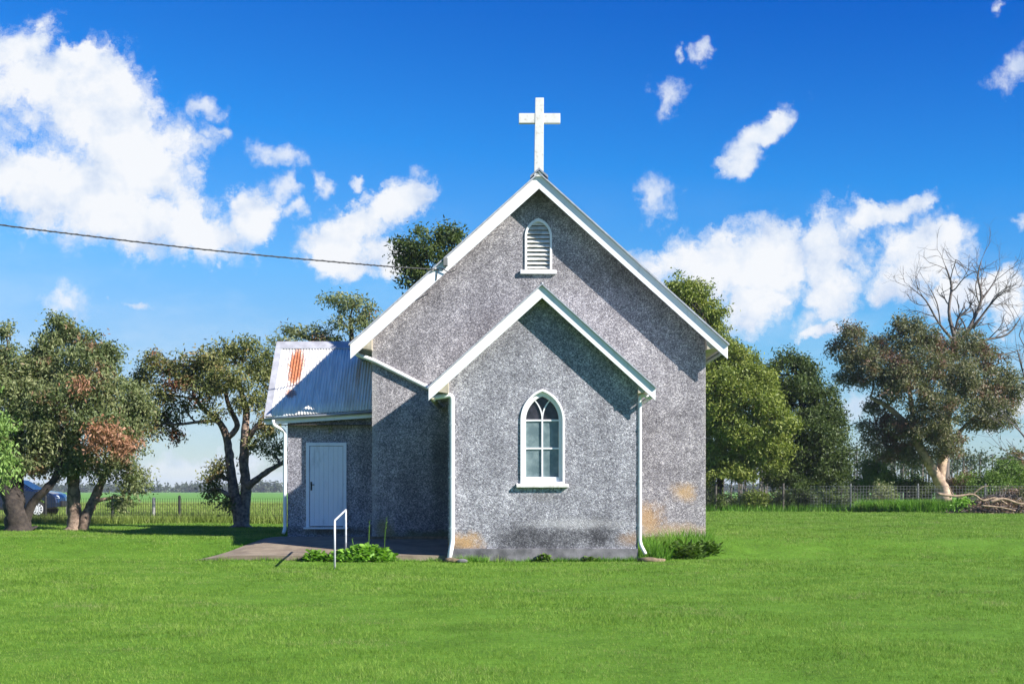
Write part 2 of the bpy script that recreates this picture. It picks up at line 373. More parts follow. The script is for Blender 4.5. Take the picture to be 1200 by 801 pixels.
def grass_mat(name, cols, psc, dry):
    m, g, b = material(name)
    geo = g.n('ShaderNodeNewGeometry'); pos = geo.outputs['Position']; ri = geo.outputs['Random Per Island']
    n = g.noise(pos, psc, 5, .6); n2 = g.m('ADD', g.m('MULTIPLY', g.noise(g.vm('ADD', pos, (7, 3, 0)), psc*4, 4, .6), .5), g.m('MULTIPLY', g.noise(pos, psc*22, 3, .6), .5))
    f = g.m('ADD', g.m('MULTIPLY', ri, .46), g.m('ADD', g.m('MULTIPLY', g.m('SUBTRACT', n, .36), 1.0), g.m('MULTIPLY', g.m('SUBTRACT', n2, .40), 1.5)))
    k = len(cols); col = g.ramp(f, [((i+.25)/k, c) for i, c in enumerate(cols)])
    q = g.ss(g.m('ADD', g.noise(g.vm('ADD', pos, (31,17,5)), psc*1.6, 6, .7), g.m('MULTIPLY', ri, .22)), .66, .86)
    col = g.mix(g.m('MULTIPLY', q, .75), col, dry)
    g.put(b.inputs['Base Color'], col); b.inputs['Roughness'].default_value = .6; b.inputs['Specular IOR Level'].default_value = .2
    tr = g.n('ShaderNodeBsdfTranslucent'); g.put(tr.inputs[0], col)
    mx = g.n('ShaderNodeMixShader'); mx.inputs[0].default_value = .35
    g.L.new(b.outputs[0], mx.inputs[1]); g.L.new(tr.outputs[0], mx.inputs[2]); g.L.new(mx.outputs[0], g.N['Material Output'].inputs[0])
    return m
M['grass'] = grass_mat('lawn_grass', [(.045,.095,.010),(.108,.215,.020),(.175,.300,.034),(.27,.38,.075)], .55, (.30,.29,.13))
M['tall_grass'] = grass_mat('tall_grass', [(.04,.11,.01),(.10,.24,.02),(.18,.36,.04)], .8, (.30,.33,.10))
M['paddock_grass'] = grass_mat('paddock_grass', [(.10,.16,.025),(.18,.25,.045),(.26,.33,.08)], .22, (.36,.30,.16))

# ground: one sheet, lawn in front, paddock behind the fence
def ground_mat():
    m, g, b = material('ground')
    pos = g.n('ShaderNodeNewGeometry').outputs['Position']; X, Y, Z = g.xyz(pos)[:3]
    n = g.noise(pos, 1.2, 8, .65); n2 = g.noise(pos, 14, 6, .7)
    lawn = g.ramp(g.m('ADD', g.m('MULTIPLY', n, .5), g.m('MULTIPLY', n2, .5)), [(.32, (.045,.095,.010)), (.5, (.085,.18,.016)), (.68, (.13,.26,.03))])
    pn = g.noise(g.vm('MULTIPLY', pos, (.5, 1, 1)), .10, 8, .65)
    pad = g.ramp(pn, [(.35, (.10,.19,.03)), (.5, (.17,.26,.045)), (.65, (.25,.31,.08))])
    far = g.ramp(g.noise(g.vm('MULTIPLY', pos, (.3, 1, 1)), .02, 6, .6), [(.35, (.085,.20,.04)), (.6, (.15,.30,.06))])
    pad = g.mix(g.ss(Y, 110, 190), pad, far)
    soil = g.ramp(n2, [(.3, (.12,.075,.045)), (.7, (.30,.20,.13))])
    bare = g.m('MULTIPLY', g.ss(Y, 52.5, 54), g.ss(Y, 62, 59))
    bare = g.m('MULTIPLY', bare, g.ss(g.m('ADD', g.noise(pos, .7, 4), g.m('MULTIPLY', X, -.0)), .38, .55))
    pad = g.mix(g.m('MULTIPLY', bare, g.ss(X, 4, 0)), pad, soil)
    edge = g.m('ADD', 48.0, g.ss(X, 2, 6, 0, 27.5))
    edge = g.m('ADD', edge, g.m('MULTIPLY', g.m('SUBTRACT', n, .5), 1.0))
    col = g.mix(g.ss(g.m('SUBTRACT', Y, edge), -.3, .3), lawn, pad)
    g.put(b.inputs['Base Color'], col); b.inputs['Roughness'].default_value = .95; b.inputs['Specular IOR Level'].default_value = .1
    bn = g.n('ShaderNodeBump'); bn.inputs['Strength'].default_value = .5; bn.inputs['Distance'].default_value = .03
    g.put(bn.inputs['Height'], n2); g.L.new(bn.outputs[0], b.inputs['Normal'])
    return m
ys = np.concatenate([np.arange(-30, 26, 2.), np.arange(26, 40, .25), np.arange(40, 80, 1.), np.arange(80, 200, 8.), np.geomspace(200, 8000, 25)])
xs = np.concatenate([-np.geomspace(8000, 62, 22), np.arange(-60, 60.1, 1.5), np.geomspace(62, 8000, 22)])
GX, GY = np.meshgrid(xs, ys); GV = np.stack([GX, GY, gz(GX, GY)], -1).reshape(-1, 3)
nx, ny = len(xs), len(ys)
I = (np.arange(ny-1)[:, None]*nx + np.arange(nx-1)[None]).ravel()
ground = nmesh('ground', GV, np.stack([I, I+1, I+1+nx, I+nx], 1), ground_mat()); ground['kind'] = 'structure'
ground.data.polygons.foreach_set('use_smooth', [True]*len(ground.data.polygons))

# concrete apron before the vestry door: a slab whose top follows the slope
def apron():
    outline = [(-7.35,31.15),(-6.6,31.02),(-4.5,30.98),(-1.47,30.98),(-1.47,34.0),(-3.45,34.0),(-3.45,35.08),(-5.95,35.08),(-6.25,33.9),(-6.75,32.4)]
    bm = bmesh.new(); vs = [bm.verts.new((x,y,0)) for x,y in outline]; f = bm.faces.new(vs)
    bmesh.ops.triangulate(bm, faces=[f])
    for _ in range(4): bmesh.ops.subdivide_edges(bm, edges=[e for e in bm.edges if e.calc_length() > .5], cuts=1, use_grid_fill=True)
    top = list(bm.faces); ext = bmesh.ops.extrude_face_region(bm, geom=top)
    up = {v for v in ext['geom'] if isinstance(v, bmesh.types.BMVert)}
    for v in bm.verts:
        g0 = .40*float(sstep((v.co.y-31.2)/3.6))
        lift = .13 if v.co.x > -6.3 else .13*max(0.0, 1-(-6.3-v.co.x)/1.1)+.0
        v.co.z = (lift + (.40-.12)*float(sstep((v.co.y-31.3)/3.4)) + (.012 if v.co.y > 33.8 else 0)) if v in up else -.3
    bmesh.ops.recalc_face_normals(bm, faces=bm.faces)
    me = bpy.data.meshes.new('path'); bm.to_mesh(me); bm.free(); me.materials.append(M['concrete'])
    o = bpy.data.objects.new('path', me); C.objects.link(o); o['kind'] = 'structure'
apron()

# ------------------------------------------------------------------ the church
NX0, NX1, NY, NYB = -3.49, 4.83, 34.04, 38.6  # unseen length of the body kept short, partly to trim its cast shadow
CX0, CX1, CY = -1.453, 2.858, 31.0
church = thing('church', 'small grey roughcast church with white bargeboards, a steep gable and a white cross on top', 'church', (.68, NY, .35))

def arch_poly(cx, hw, z0, zs, zt, n=12):               # gothic opening, counter-clockwise from bottom left
    # circles through (cx-hw, zs) and (cx, zt), centre on the spring line
    h = zt-zs; r = (hw*hw+h*h)/(2*hw)
    right = []
    for i in range(n+1):
        a = math.asin(h/r)*i/n
        right.append((cx+hw-r+r*math.cos(a), zs+r*math.sin(a)))
    left = [(2*cx-x, z) for x, z in right[:-1]][::-1]
    return [(cx-hw, z0), (cx+hw, z0)] + right + left
def wall_with_hole(poly, hole, y0, thick):
    bm = bmesh.new()
    def loop(pts):
        vs = [bm.verts.new((x, y0, z)) for x, z in pts]
        return [bm.edges.new((vs[i], vs[(i+1)%len(vs)])) for i in range(len(vs))]
    e = loop(poly)
    if hole: e += loop(hole)
    bmesh.ops.triangle_fill(bm, use_beauty=True, use_dissolve=False, edges=e)
    ext = bmesh.ops.extrude_face_region(bm, geom=list(bm.faces))
    for v in ext['geom']:
        if isinstance(v, bmesh.types.BMVert): v.co.y += thick
    bmesh.ops.recalc_face_normals(bm, faces=bm.faces)
    mb = MB(); bm.verts.ensure_lookup_table()
    mb.add([tuple(v.co) for v in bm.verts], [tuple(v.index for v in f.verts) for f in bm.faces]); bm.free()
    return mb
NS = .902; NPK = 9.43; NH = 4.65; NC = .664            # main roof: slope, peak, half width, centre
CS = .905; CPK = 6.248; CH = 2.55; CC = .673
def under(c, pk, sl, x, drop): return pk - abs(x-c)*sl - drop
def gable_poly(x0, x1, c, pk, sl, zb, drop=.10):
    return [(x0, zb), (x1, zb), (x1, under(c,pk,sl,x1,drop)), (c, pk-drop), (x0, under(c,pk,sl,x0,drop))]

# main body
VC, VHW = .657, .34
vent_hole = arch_poly(VC, VHW-.04, 7.10, 7.95, 8.36)
w = wall_with_hole(gable_poly(NX0, NX1, NC, NPK, NS, -.2), vent_hole, NY, .3)
w.box(NX0, NX0+.3, NY+.3, NYB, -.2, under(NC,NPK,NS,NX0,.1)); w.box(NX1-.3, NX1, NY+.3, NYB, -.2, under(NC,NPK,NS,NX1,.1))
w.prism(gable_poly(NX0, NX1, NC, NPK, NS, -.2), NYB, NYB+.3)
w.build('nave_wall', M['cast_nave'], church)
# chancel
WC, WHW, WZ0, WZS, WZT = .69, .50, 1.76, 3.20, 3.93
hole = arch_poly(WC, WHW-.02, WZ0, WZS, WZT-.02)
w = wall_with_hole(gable_poly(CX0, CX1, CC, CPK, CS, -.2), hole, CY, .3)
w.box(CX0, CX0+.3, CY+.3, NY-.003, -.2, under(CC,CPK,CS,CX0,.1)); w.box(CX1-.3, CX1, CY+.3, NY-.003, -.2, under(CC,CPK,CS,CX1,.1))
w.build('chancel_wall', M['cast_chancel'], church)
pl = MB(); pl.box(CX0-.03, CX1+.002, CY-.035, NY-.01, -.25, .29); pl.build('plinth', M['plinth'], church, bevel=.01)
pl = MB(); pl.box(NX0-.05, NX1+.05, NY-.05, NYB+.35, -.2, .46); pl.build('plinth', M['concrete2'], church, bevel=.01)

def roof(name, c, pk, sl, hw, y0, y1, th, mat):
    mb = MB(); n = 22 if name == 'nave_roof' else 1
    a = [(c-hw, pk-hw*sl), (c, pk), (c+hw, pk-hw*sl)]; b = [(x, z-th) for x, z in a]
    mb.strip(a, b, y0, y1)
    return mb.build(name, mat, church)
def barge(c, pk, sl, hw, y0, y1, top, bot, mat, name='bargeboard'):
    for sgn in (-1, 1):
        mb = MB()
        a = (c, pk-top); b = (c+sgn*hw, pk-hw*sl-top); d = (c+sgn*hw, pk-hw*sl-bot); e = (c, pk-bot)
        q = [a, b, d, e]
        mb.prism(q, y0, y1); mb.build(name, mat, church, bevel=.004)
# main roof and trim; sheet stands 6 cm proud of the bargeboard
roof('nave_roof', NC, NPK, NS, NH+.03, NY-.48, NYB+.5, .045, M['main_roof'])
barge(NC, NPK, NS, NH, NY-.41, NY-.37, .048, .40, M['white'])
barge(NC, NPK, NS, NH, NYB+.42, NYB+.46, .048, .40, M['white'])
roof('chancel_roof', CC, CPK, CS, CH+.02, CY-.38, NY-.003, .035, M['main_roof'])
barge(CC, CPK, CS, CH, CY-.325, CY-.29, .038, .317, M['white'])
# boxed eaves
for (c, pk, sl, hw, x0, x1, y0, y1, drop) in ((NC,NPK,NS,NH,NX0,NX1,NY-.368,NYB+.3,.42), (CC,CPK,CS,CH,CX0,CX1,CY-.288,NY-.01,.32)):
    for xw, sg in ((x0,-1),(x1,1)):
        mb = MB(); xt = c+sg*(hw-.06)
        zt = lambda x: under(c,pk,sl,x,.055 if hw > 3 else .045)
        mb.prism([(xw-sg*.02, zt(xw-sg*.02)), (xt, zt(xt)), (xt, zt(xt)-.10), (xw-sg*.02, zt(xt)-.16)], y0, y1)
        mb.build('soffit', M['tan'], church)
# rafters lining under front overhang
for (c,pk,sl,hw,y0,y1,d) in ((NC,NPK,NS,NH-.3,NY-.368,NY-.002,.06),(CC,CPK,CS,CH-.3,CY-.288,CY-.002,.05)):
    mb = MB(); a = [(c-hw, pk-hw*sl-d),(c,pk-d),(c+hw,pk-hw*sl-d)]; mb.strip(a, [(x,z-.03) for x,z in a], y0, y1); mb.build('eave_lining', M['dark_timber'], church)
# ridge capping
mb = MB(); mb.tube([(NC,NY-.485,NPK+.0),(NC,NYB+.5,NPK+.0)], .05, 10); mb.build('ridge_cap', M['flashing'], church, True)
mb = MB(); mb.tube([(CC,CY-.38,CPK-.01),(CC,NY,CPK-.01)], .035, 10); mb.build('ridge_cap', M['grey_metal'], church, True)
# gutters
def gutter(x, z, y0, y1, r, mat):
    mb = MB(); n = 9; out = [(x+math.cos(math.pi+math.pi*i/n)*r, z+math.sin(math.pi+math.pi*i/n)*r) for i in range(n+1)]
    inn = [(x+math.cos(math.pi+math.pi*i/n)*(r-.008), z+math.sin(math.pi+math.pi*i/n)*(r-.008)) for i in range(n+1)]
    mb.strip(out, inn, y0, y1); mb.prism(out, y0, y0+.006); return mb.build('gutter', mat, church, True)
zt_n = NPK-NH*NS; zt_c = CPK-CH*CS
gutter(NC-NH+.05, zt_n-.16, NY-.365, NYB+.3, .07, M['grey_metal']); gutter(NC+NH-.05, zt_n-.16, NY-.365, NYB+.3, .07, M['grey_metal'])
gutter(CC-CH+.07, zt_c-.25, CY-.285, NY-.02, .065, M['moss_metal']); gutter(CC+CH-.07, zt_c-.20, CY-.285, NY-.02, .06, M['white'])

# downpipes
def pipe(pts, r, mat=None, n=12):
    P = [Vector(p) for p in pts]; out = [P[0]]
    for i in range(1, len(P)-1):                       # rounded elbows
        a, b, c = P[i-1], P[i], P[i+1]; d = min(.10, (a-b).length*.4, (c-b).length*.4)
        p, q = b+(a-b).normalized()*d, b+(c-b).normalized()*d
        for t in (0,.25,.5,.75,1): out.append(p*(1-t)**2+b*2*t*(1-t)+q*t*t)
    out.append(P[-1]); mb = MB(); mb.tube(out, r, n); return mb.build('downpipe', mat or M['white_pipe'], church, True)
yp = CY-.075
dp = pipe([(CC-CH+.08, CY-.1, zt_c-.30), (CC-CH+.10, yp, 3.70), (-1.355, yp, 3.77), (-1.355, yp, .42), (-1.43, yp-.12, -.0)], .057)
for z in (3.1, 1.9, .75):
    b_ = MB(); b_.tube([(-1.355, yp, z-.02), (-1.355, yp, z+.02)], .063, 12); b_.box(-1.43, -1.28, yp+.02, CY, z-.012, z+.012); b_.build('pipe_bracket', M['white_pipe'], dp, False)
dp = pipe([(CC+CH-.10, CY-.1, zt_c-.25), (2.96, CY+.02, 3.78), (2.905, CY+.0, 3.72), (2.905, CY+.0, .40), (3.02, CY-.10, .17)], .042)
for z in (3.0, 1.8, .8):
    b_ = MB(); b_.tube([(2.905, CY, z-.02), (2.905, CY, z+.02)], .048, 12); b_.build('pipe_bracket', M['white_pipe'], dp)
pipe([(NC-NH+.10, NY-.12, zt_n-.22), (NC-NH+.16, NY-.07, 4.97), (-3.42, NY-.07, 4.82), (-2.02, NY-.065, 4.12), (-1.86, NY-.065, 4.02)], .055)

# pointed window
win = MB()
fr_o = arch_poly(WC, .50, WZ0, WZS, WZT-.02); fr_i = arch_poly(WC, .455, WZ0+.045, WZS, WZT-.08)
k = len(fr_o); win.strip(fr_o+[fr_o[0]], fr_i+[fr_i[0]], CY-.035, CY+.08)
window = win.build('window', M['white'], church, bevel=.006)
inn = MB(); a = arch_poly(WC, .458, WZ0+.042, WZS, WZT-.076); b = arch_poly(WC, .375, WZ0+.15, WZS, WZT-.185)
inn.strip(a+[a[0]], b+[b[0]], CY+.045, CY+.15)
inn.build('frame', M['white'], window, bevel=.004)
mu = MB(); y0, y1 = CY+.09, CY+.14
mu.box(WC-.017, WC+.017, y0, y1, WZ0+.14, WZS+.10)
mu.box(WC-.38, WC+.38, y0+.003, y1-.003, WZS-.018, WZS+.018); mu.box(WC-.38, WC+.38, y0+.003, y1-.003, 2.545, 2.58)
# Y tracery: two arcs that leave the mullion and meet the frame
for sg in (-1, 1):
    pts = []
    for i in range(11):
        t = i/10; ang = t*R(58); r = .64
        pts.append((WC + sg*(r-r*math.cos(ang)) , WZS+.02+r*math.sin(ang)))
    ia = [(x-sg*.016, z) for x, z in pts]; ib = [(x+sg*.016, z) for x, z in pts]
    keep = [i for i in range(11) if pts[i][1] < WZT-.14 and abs(pts[i][0]-WC) < .30]
    mu.strip([ia[i] for i in keep], [ib[i] for i in keep], y0+.006+.002*sg, y1-.006)
mu.build('glazing_bar', M['white'], window)
gl = MB(); gl.box(WC-.40, WC+.40, CY+.125, CY+.132, WZ0+.12, WZS); gl.build('pane', M['glass'], window)
gl = MB(); gp = arch_poly(WC, .40, WZS+.002, WZS+.003, WZT-.16); gl.prism(gp, CY+.125, CY+.132); gl.build('pane', M['glass_dark'], window)['label'] = 'dark upper panes'
si = MB(); si.prismx([(CY-.10, WZ0-.085), (CY+.05, WZ0-.085), (CY+.05, WZ0+.0), (CY-.035, WZ0+.0), (CY-.10, WZ0-.03)], WC-.59, WC+.59); si.build('sill', M['old_white'], window, bevel=.006)
# dark sheet behind the glass stands in for the unlit room
mb = MB(); mb.box(WC-.6, WC+.6, CY+.31, CY+.34, 1.5, 4.1); mb.build('dark_backing', M['dark_timber'], window)

# louvre vent
vo_ = arch_poly(VC, VHW, 7.08, 7.93, 8.38); vi_ = arch_poly(VC, VHW-.055, 7.10, 7.93, 8.30)
v = MB(); v.strip(vo_+[vo_[0]], vi_+[vi_[0]], NY-.03, NY+.10); vent = v.build('louvre_vent', M['white'], church, bevel=.005)
v = MB(); hwv = VHW-.05; hh = 8.33-7.93; rr = (hwv*hwv+hh*hh)/(2*hwv)
for i in range(11):
    z = 7.13+i*.108
    x = hwv if z+.03 < 7.93 else max(0, math.sqrt(max(0, rr*rr-(z+.03-7.93)**2))-(rr-hwv))
    if x > .04: v.prismx([(NY+.0, z), (NY+.012, z-.008), (NY+.085, z+.078), (NY+.073, z+.088)], VC-x, VC+x)
v.build('slats', M['old_white'], vent)
v = MB(); v.box(VC-.45, VC+.45, NY-.08, NY+.02, 6.985, 7.08); v.build('sill', M['white'], vent, bevel=.006)
v = MB(); v.box(VC-.34, VC+.34, NY+.13, NY+.14, 7.0, 8.4); v.build('backing', M['black'], vent)

# cross
xc = .668
cr = MB(); cr.prism([(xc-.125, NPK-.12), (xc+.105, NPK-.12), (xc+.115, NPK+1.82), (xc-.095, NPK+1.82)], NY-.47, NY-.31)
cr.box(xc-.50, xc+.52, NY-.46, NY-.32, NPK+1.20, NPK+1.44)
def cross_mat():
    m, g, b = material('cross_paint'); pos = g.n('ShaderNodeNewGeometry').outputs['Position']
    n = g.noise(pos, 9, 8, .7); c = g.mix(g.ss(n, .52, .72), (.60,.59,.56), (.36,.33,.26))
    c = g.mix(g.ss(g.noise(pos, 22, 6, .7), .64, .70), c, (.16,.14,.09))
    g.put(b.inputs['Base Color'], c); b.inputs['Roughness'].default_value = .8; return m
cr.build('cross', cross_mat(), church, bevel=.008)
fl = MB(); fl.prism([(xc-.22, NPK-.16), (xc, NPK+.045), (xc+.22, NPK-.16), (xc+.22, NPK-.10), (xc, NPK+.09), (xc-.22, NPK-.10)][::-1], NY-.50, NY-.25); fl.build('ridge_flashing', M['grey_metal'], church)

# vestry
VX0, VY, VYB = -5.77, 35.1, 38.1
EYE_Y = 34.8; EX0 = -6.285; RY = 36.6; RZ = 5.54
zl, zr = 3.477, 3.66                                   # sagging eave, lower at the left
v = MB()
v.box(VX0, NX0, VY, VY+.25, -.1, 3.62)
v.prismx([(VY+.25, -.1), (VYB, -.1), (VYB, 3.7), (RY, RZ-.10), (VY+.25, 3.75)], VX0, VX0+.25)
v.box(VX0, NX0, VYB, VYB+.25, -.1, 3.6)
vestry = v.build('vestry_wall', M['cast_vestry'], church)
def corrugated(xa, xb, ya, yb, za0, za1, zb, mat, name='vestry_roof'):   # from eave (a) to ridge (b)
    pitch = .076; n = int((xb-xa)/pitch*8); V = []; F = []
    rows = 6
    for j in range(rows+1):
        t = j/rows
        for i in range(n+1):
            x = xa+(xb-xa)*i/n; ze = za0+(za1-za0)*i/n
            d = .011*math.sin(2*math.pi*x/pitch)
            V.append((x, ya+(yb-ya)*t - d*.7, ze+(zb-ze)*t + d*.7))
    for j in range(rows):
        for i in range(n): F.append((j*(n+1)+i, j*(n+1)+i+1, (j+1)*(n+1)+i+1, (j+1)*(n+1)+i))
    mb = MB(); mb.add(V, F); o = mb.build(name, mat, church, True)
    s = o.modifiers.new('solid', 'SOLIDIFY'); s.thickness = .006; return o
corrugated(EX0+.03, NX0, EYE_Y, RY, zl, zr, RZ, M['roof_iron'])
corrugated(EX0+.03, NX0, VYB+.55, RY, 3.4, 3.4, RZ, M['roof_iron'])
# ridge and gable flashings
mb = MB(); mb.prismx([(RY-.17, RZ-.17), (RY, RZ+.02), (RY+.17, RZ-.17), (RY+.17, RZ-.145), (RY, RZ+.05), (RY-.17, RZ-.145)], EX0-.02, NX0); mb.build('ridge_cap', M['flashing'], church)
def rake(y0, z0, y1, z1, xa, xb, t0, t1):
    mb = MB(); mb.add([(xa,y0,z0+t0),(xb,y0,z0+t0),(xb,y1,z1+t0),(xa,y1,z1+t0),(xa,y0,z0+t1),(xb,y0,z0+t1),(xb,y1,z1+t1),(xa,y1,z1+t1)],
      [(0,1,2,3),(7,6,5,4),(0,4,5,1),(1,5,6,2),(2,6,7,3),(3,7,4,0)]); return mb
rake(EYE_Y-.02, zl-.01, RY, RZ, EX0-.03, EX0+.14, .018, .040).build('barge_flashing', M['flashing'], church)
rake(EYE_Y-.01, zl-.02, RY, RZ-.01, EX0-.025, EX0+.0, -.17, .012).build('bargeboard', M['white'], church)
rake(VYB+.5, 3.42, RY, RZ-.01, EX0-.025, EX0+.0, -.17, .012).build('bargeboard', M['white'], church)
# eave fascia and gutter following the sag
mb = MB(); mb.add([(EX0,EYE_Y+.03,zl-.20),(NX0,EYE_Y+.03,zr-.20),(NX0,EYE_Y+.06,zr-.20),(EX0,EYE_Y+.06,zl-.20),(EX0,EYE_Y+.03,zl-.02),(NX0,EYE_Y+.03,zr-.02),(NX0,EYE_Y+.06,zr-.02),(EX0,EYE_Y+.06,zl-.02)],
  [(3,2,1,0),(4,5,6,7),(0,1,5,4),(1,2,6,5),(2,3,7,6),(3,0,4,7)]); mb.build('fascia', M['white'], church)
mb = MB(); n = 8
prof = [(EYE_Y-.03+math.cos(math.pi+math.pi*i/n)*.055, math.sin(math.pi+math.pi*i/n)*.06) for i in range(n+1)]
V = []; F = []
for X, z in ((EX0-.01, zl-.045), (NX0, zr-.045)):
    for (y, dz) in prof: V.append((X, y, z+dz))
F = [(i, i+1, n+2+i, n+1+i) for i in range(n)] + [tuple(range(n+1))]
mb.add(V, F); go = mb.build('gutter', M['grey_metal'], church, True); sm = go.modifiers.new('solid', 'SOLIDIFY'); sm.thickness = .006
mb = MB(); mb.box(EX0, NX0, EYE_Y+.06, VY-.002, 3.27, 3.285); mb.build('soffit', M['dark_timber'], church)
pipe([(-6.08, EYE_Y-.03, zl-.08), (-6.08, EYE_Y-.02, 3.27), (-5.83, VY-.06, 3.12), (-5.83, VY-.06, .60), (-5.86, VY-.12, .50)], .045)
mb = MB(); mb.tube([(-4.66, VY-.04, 3.17), (-4.66, VY, 3.17)], .05, 12); mb.tube([(-4.66, VY-.13, 3.13), (-4.66, VY-.04, 3.17)], [.045,.02], 10); mb.build('lamp_holder', M['moss_metal'], church)

# door
DX0, DX1, DZ0, DZ1 = -5.29, -4.25, .66, 2.83
fr = MB(); fr.box(DX0, DX0+.085, VY-.05, VY, DZ0, DZ1-.085); fr.box(DX1-.085, DX1, VY-.05, VY, DZ0, DZ1-.085); fr.box(DX0, DX1, VY-.05, VY, DZ1-.085, DZ1)
door = MB(); nb = 7; wdt = (DX1-DX0-.19)/nb
for i in range(nb):
    x = DX0+.095+i*wdt; door.box(x+.003, x+wdt-.003, VY-.026, VY-.002, DZ0+.03, DZ1-.095)
door.box(DX0+.095, DX1-.095, VY-.016, VY-.003, DZ0+.035, DZ1-.10)
door_o = door.build('door', M['door_paint'], church, bevel=.003)
fr.build('frame', M['door_paint'], door_o, bevel=.004)
sl = MB(); sl.box(DX0-.06, DX1+.04, VY-.10, VY+.0, DZ0-.05, DZ0-.003); sl.build('sill', M['white'], door_o, bevel=.004)
h = MB(); h.box(DX0+.115, DX0+.155, VY-.034, VY-.026, 1.60, 1.82); h.tube([(DX0+.135,VY-.03,1.75),(DX0+.135,VY-.075,1.75),(DX0+.22,VY-.075,1.745)], .011, 8); h.tube([(DX0+.135,VY-.045,1.65),(DX0+.135,VY-.03,1.65)], .014, 8)
h.build('handle', M['black'], door_o)

# service box and brackets on the bargeboard
bz = NY-.41
mb = MB(); mb.box(-1.63-.055, -1.63+.05, bz-.10, bz-.001, 7.12, 7.31); mb.tube([(-1.63,bz-.05,7.13),(-1.63,bz-.05,7.07),(-1.72,bz-.01,7.02)], .012, 8)
mb.build('cable_box', M['steel'], church, bevel=.01)
mb = MB(); p1 = W(514,316,bz-.04); mb.tube([(p1.x+.42,bz+.02,p1.z+.0),(p1.x+.25,bz-.05,p1.z-.07),(p1.x+.1,bz-.06,p1.z+.02),(p1.x,bz-.05,p1.z+.05)], .013, 8)
mb.tube([(p1.x-.03,bz-.02,p1.z-.02),(p1.x-.06,bz-.01,p1.z-.25)], .010, 6)
mb.build('cable_bracket', M['black'], church)

# overhead cable
pts = []
for (px, py, D) in ((-900,130,20.5),(-450,200,25.0),(-200,236,27.8),(0,263.5,29.4),(100,276,30.2),(200,288,31.0),(300,298.5,31.8),(400,307.5,32.6),(460,312.5,33.1),(516,316,33.66)): pts.append(W(px,py,D))
def cat_rom(P, k=6):
    out = []
    for i in range(len(P)-1):
        a,b,c,d = P[max(i-1,0)],P[i],P[i+1],P[min(i+2,len(P)-1)]
        for j in range(k):
            t=j/k; out.append(.5*((2*b)+(c-a)*t+(2*a-5*b+4*c-d)*t*t+(3*b-a-3*c+d)*t**3))
    return out+[P[-1]]
mb = MB(); mb.tube(cat_rom(pts), .016, 6); hp = cat_rom(pts, 40)
hel = [p+Vector((0, math.cos(i*1.1)*.016, math.sin(i*1.1)*.016)) for i, p in enumerate(hp)]
mb.tube(hel, .009, 5)
tag(mb.build('overhead_cable', M['cable'], None, True), 'thin dark twisted overhead cable running from the left to the church bargeboard', 'cable')

# handrail
M['rail'] = simple('rail_paint', (.60,.61,.63), .5)
rail = thing('handrail', 'white tubular handrail on the lawn before the vestry door', 'handrail', (-3.61, 27.8, 0))
p1, p2 = Vector((-3.61,27.8,0)), Vector((-3.81,31.3,.1))
mb = MB(); mb.tube([p1-Vector((0,0,.1)), p1+Vector((0,0,.985))], .022, 12); mb.build('post', M['rail'], rail, True)
mb = MB(); mb.tube([p2-Vector((0,0,.1)), (p2.x,p2.y,1.155)], .022, 12); mb.build('post', M['rail'], rail, True)
mb = MB(); mb.tube([(p1.x,p1.y,.97),(p1.x-.002,p1.y+.015,.99),(p1.x-.005,p1.y+.06,1.0),(p2.x,p2.y-.05,1.155),(p2.x,p2.y-.01,1.16),(p2.x,p2.y,1.145)], .022, 12); mb.build('grab_bar', M['rail'], rail, True)

# ------------------------------------------------------------------ plants
def rand_unit(n):
    v = rng.normal(size=(n,3)); return v/np.linalg.norm(v, axis=1, keepdims=True)
def leaves_mesh(P, L, Wd, droop=.35, out=None):
    """rhombic leaves at points P; returns verts, faces"""
    n = len(P); d = rand_unit(n); d[:,2] -= droop
    if out is not None: d += out*.5
    d /= np.linalg.norm(d, axis=1, keepdims=True)
    s = np.cross(d, rand_unit(n)); s /= np.linalg.norm(s, axis=1, keepdims=True)+1e-9
    l = L*(.6+.8*rng.random((n,1))); w = Wd*(.7+.6*rng.random((n,1)))
    nrm = np.cross(d, s)
    a = P; b = P+d*l*.42+s*w*.5+nrm*w*.12; c = P+d*l; e = P+d*l*.42-s*w*.5+nrm*w*.12
    V = np.stack([a,b,c,e],1).reshape(-1,3); F = np.arange(4*n).reshape(n,4)
    return V, F
def crown_points(c, r, tufts_per_m2, per, sig, inner=.30):
    rx, ry, rz = r
    area = 4*math.pi*((rx*ry)**1.6/3+(rx*rz)**1.6/3+(ry*rz)**1.6/3)**(1/1.6)
    n = max(6, int(area*tufts_per_m2))
    d = rand_unit(n)
    ph = rng.random(6)*6.28
    lump = 1+.16*np.sin(3*d[:,0]*2+ph[0])*np.sin(3*d[:,2]*2+ph[1])+.12*np.sin(6*d[:,1]+ph[2])+.10*np.sin(9*d[:,0]+ph[3])+.08*np.sin(11*d[:,2]+ph[4])
    rad = (inner+(1-inner)*rng.random(n)**.55)*lump
    T = np.array(c)+d*rad[:,None]*np.array([rx,ry,rz])
    k = rng.poisson(per, n)
    idx = np.repeat(np.arange(n), k)
    P = T[idx]+rng.normal(size=(len(idx),3))*sig*np.array([1,1,.75])
    return T, P, d[idx]
def wiggle(a, b, n, amt, r0, r1, sag=0):
    a, b = Vector(a), Vector(b); L = (b-a).length; pts = []; rs = []
    o1 = Vector(rng.normal(size=3))*amt*L; o2 = Vector(rng.normal(size=3))*amt*L*.5
    for i in range(n+1):
        t = i/n; pts.append(a.lerp(b, t)+o1*math.sin(math.pi*t)+o2*math.sin(2*math.pi*t)+Vector((0,0,sag*L*math.sin(math.pi*t)))); rs.append(r0*(1-t)+r1*t)
    return pts, rs
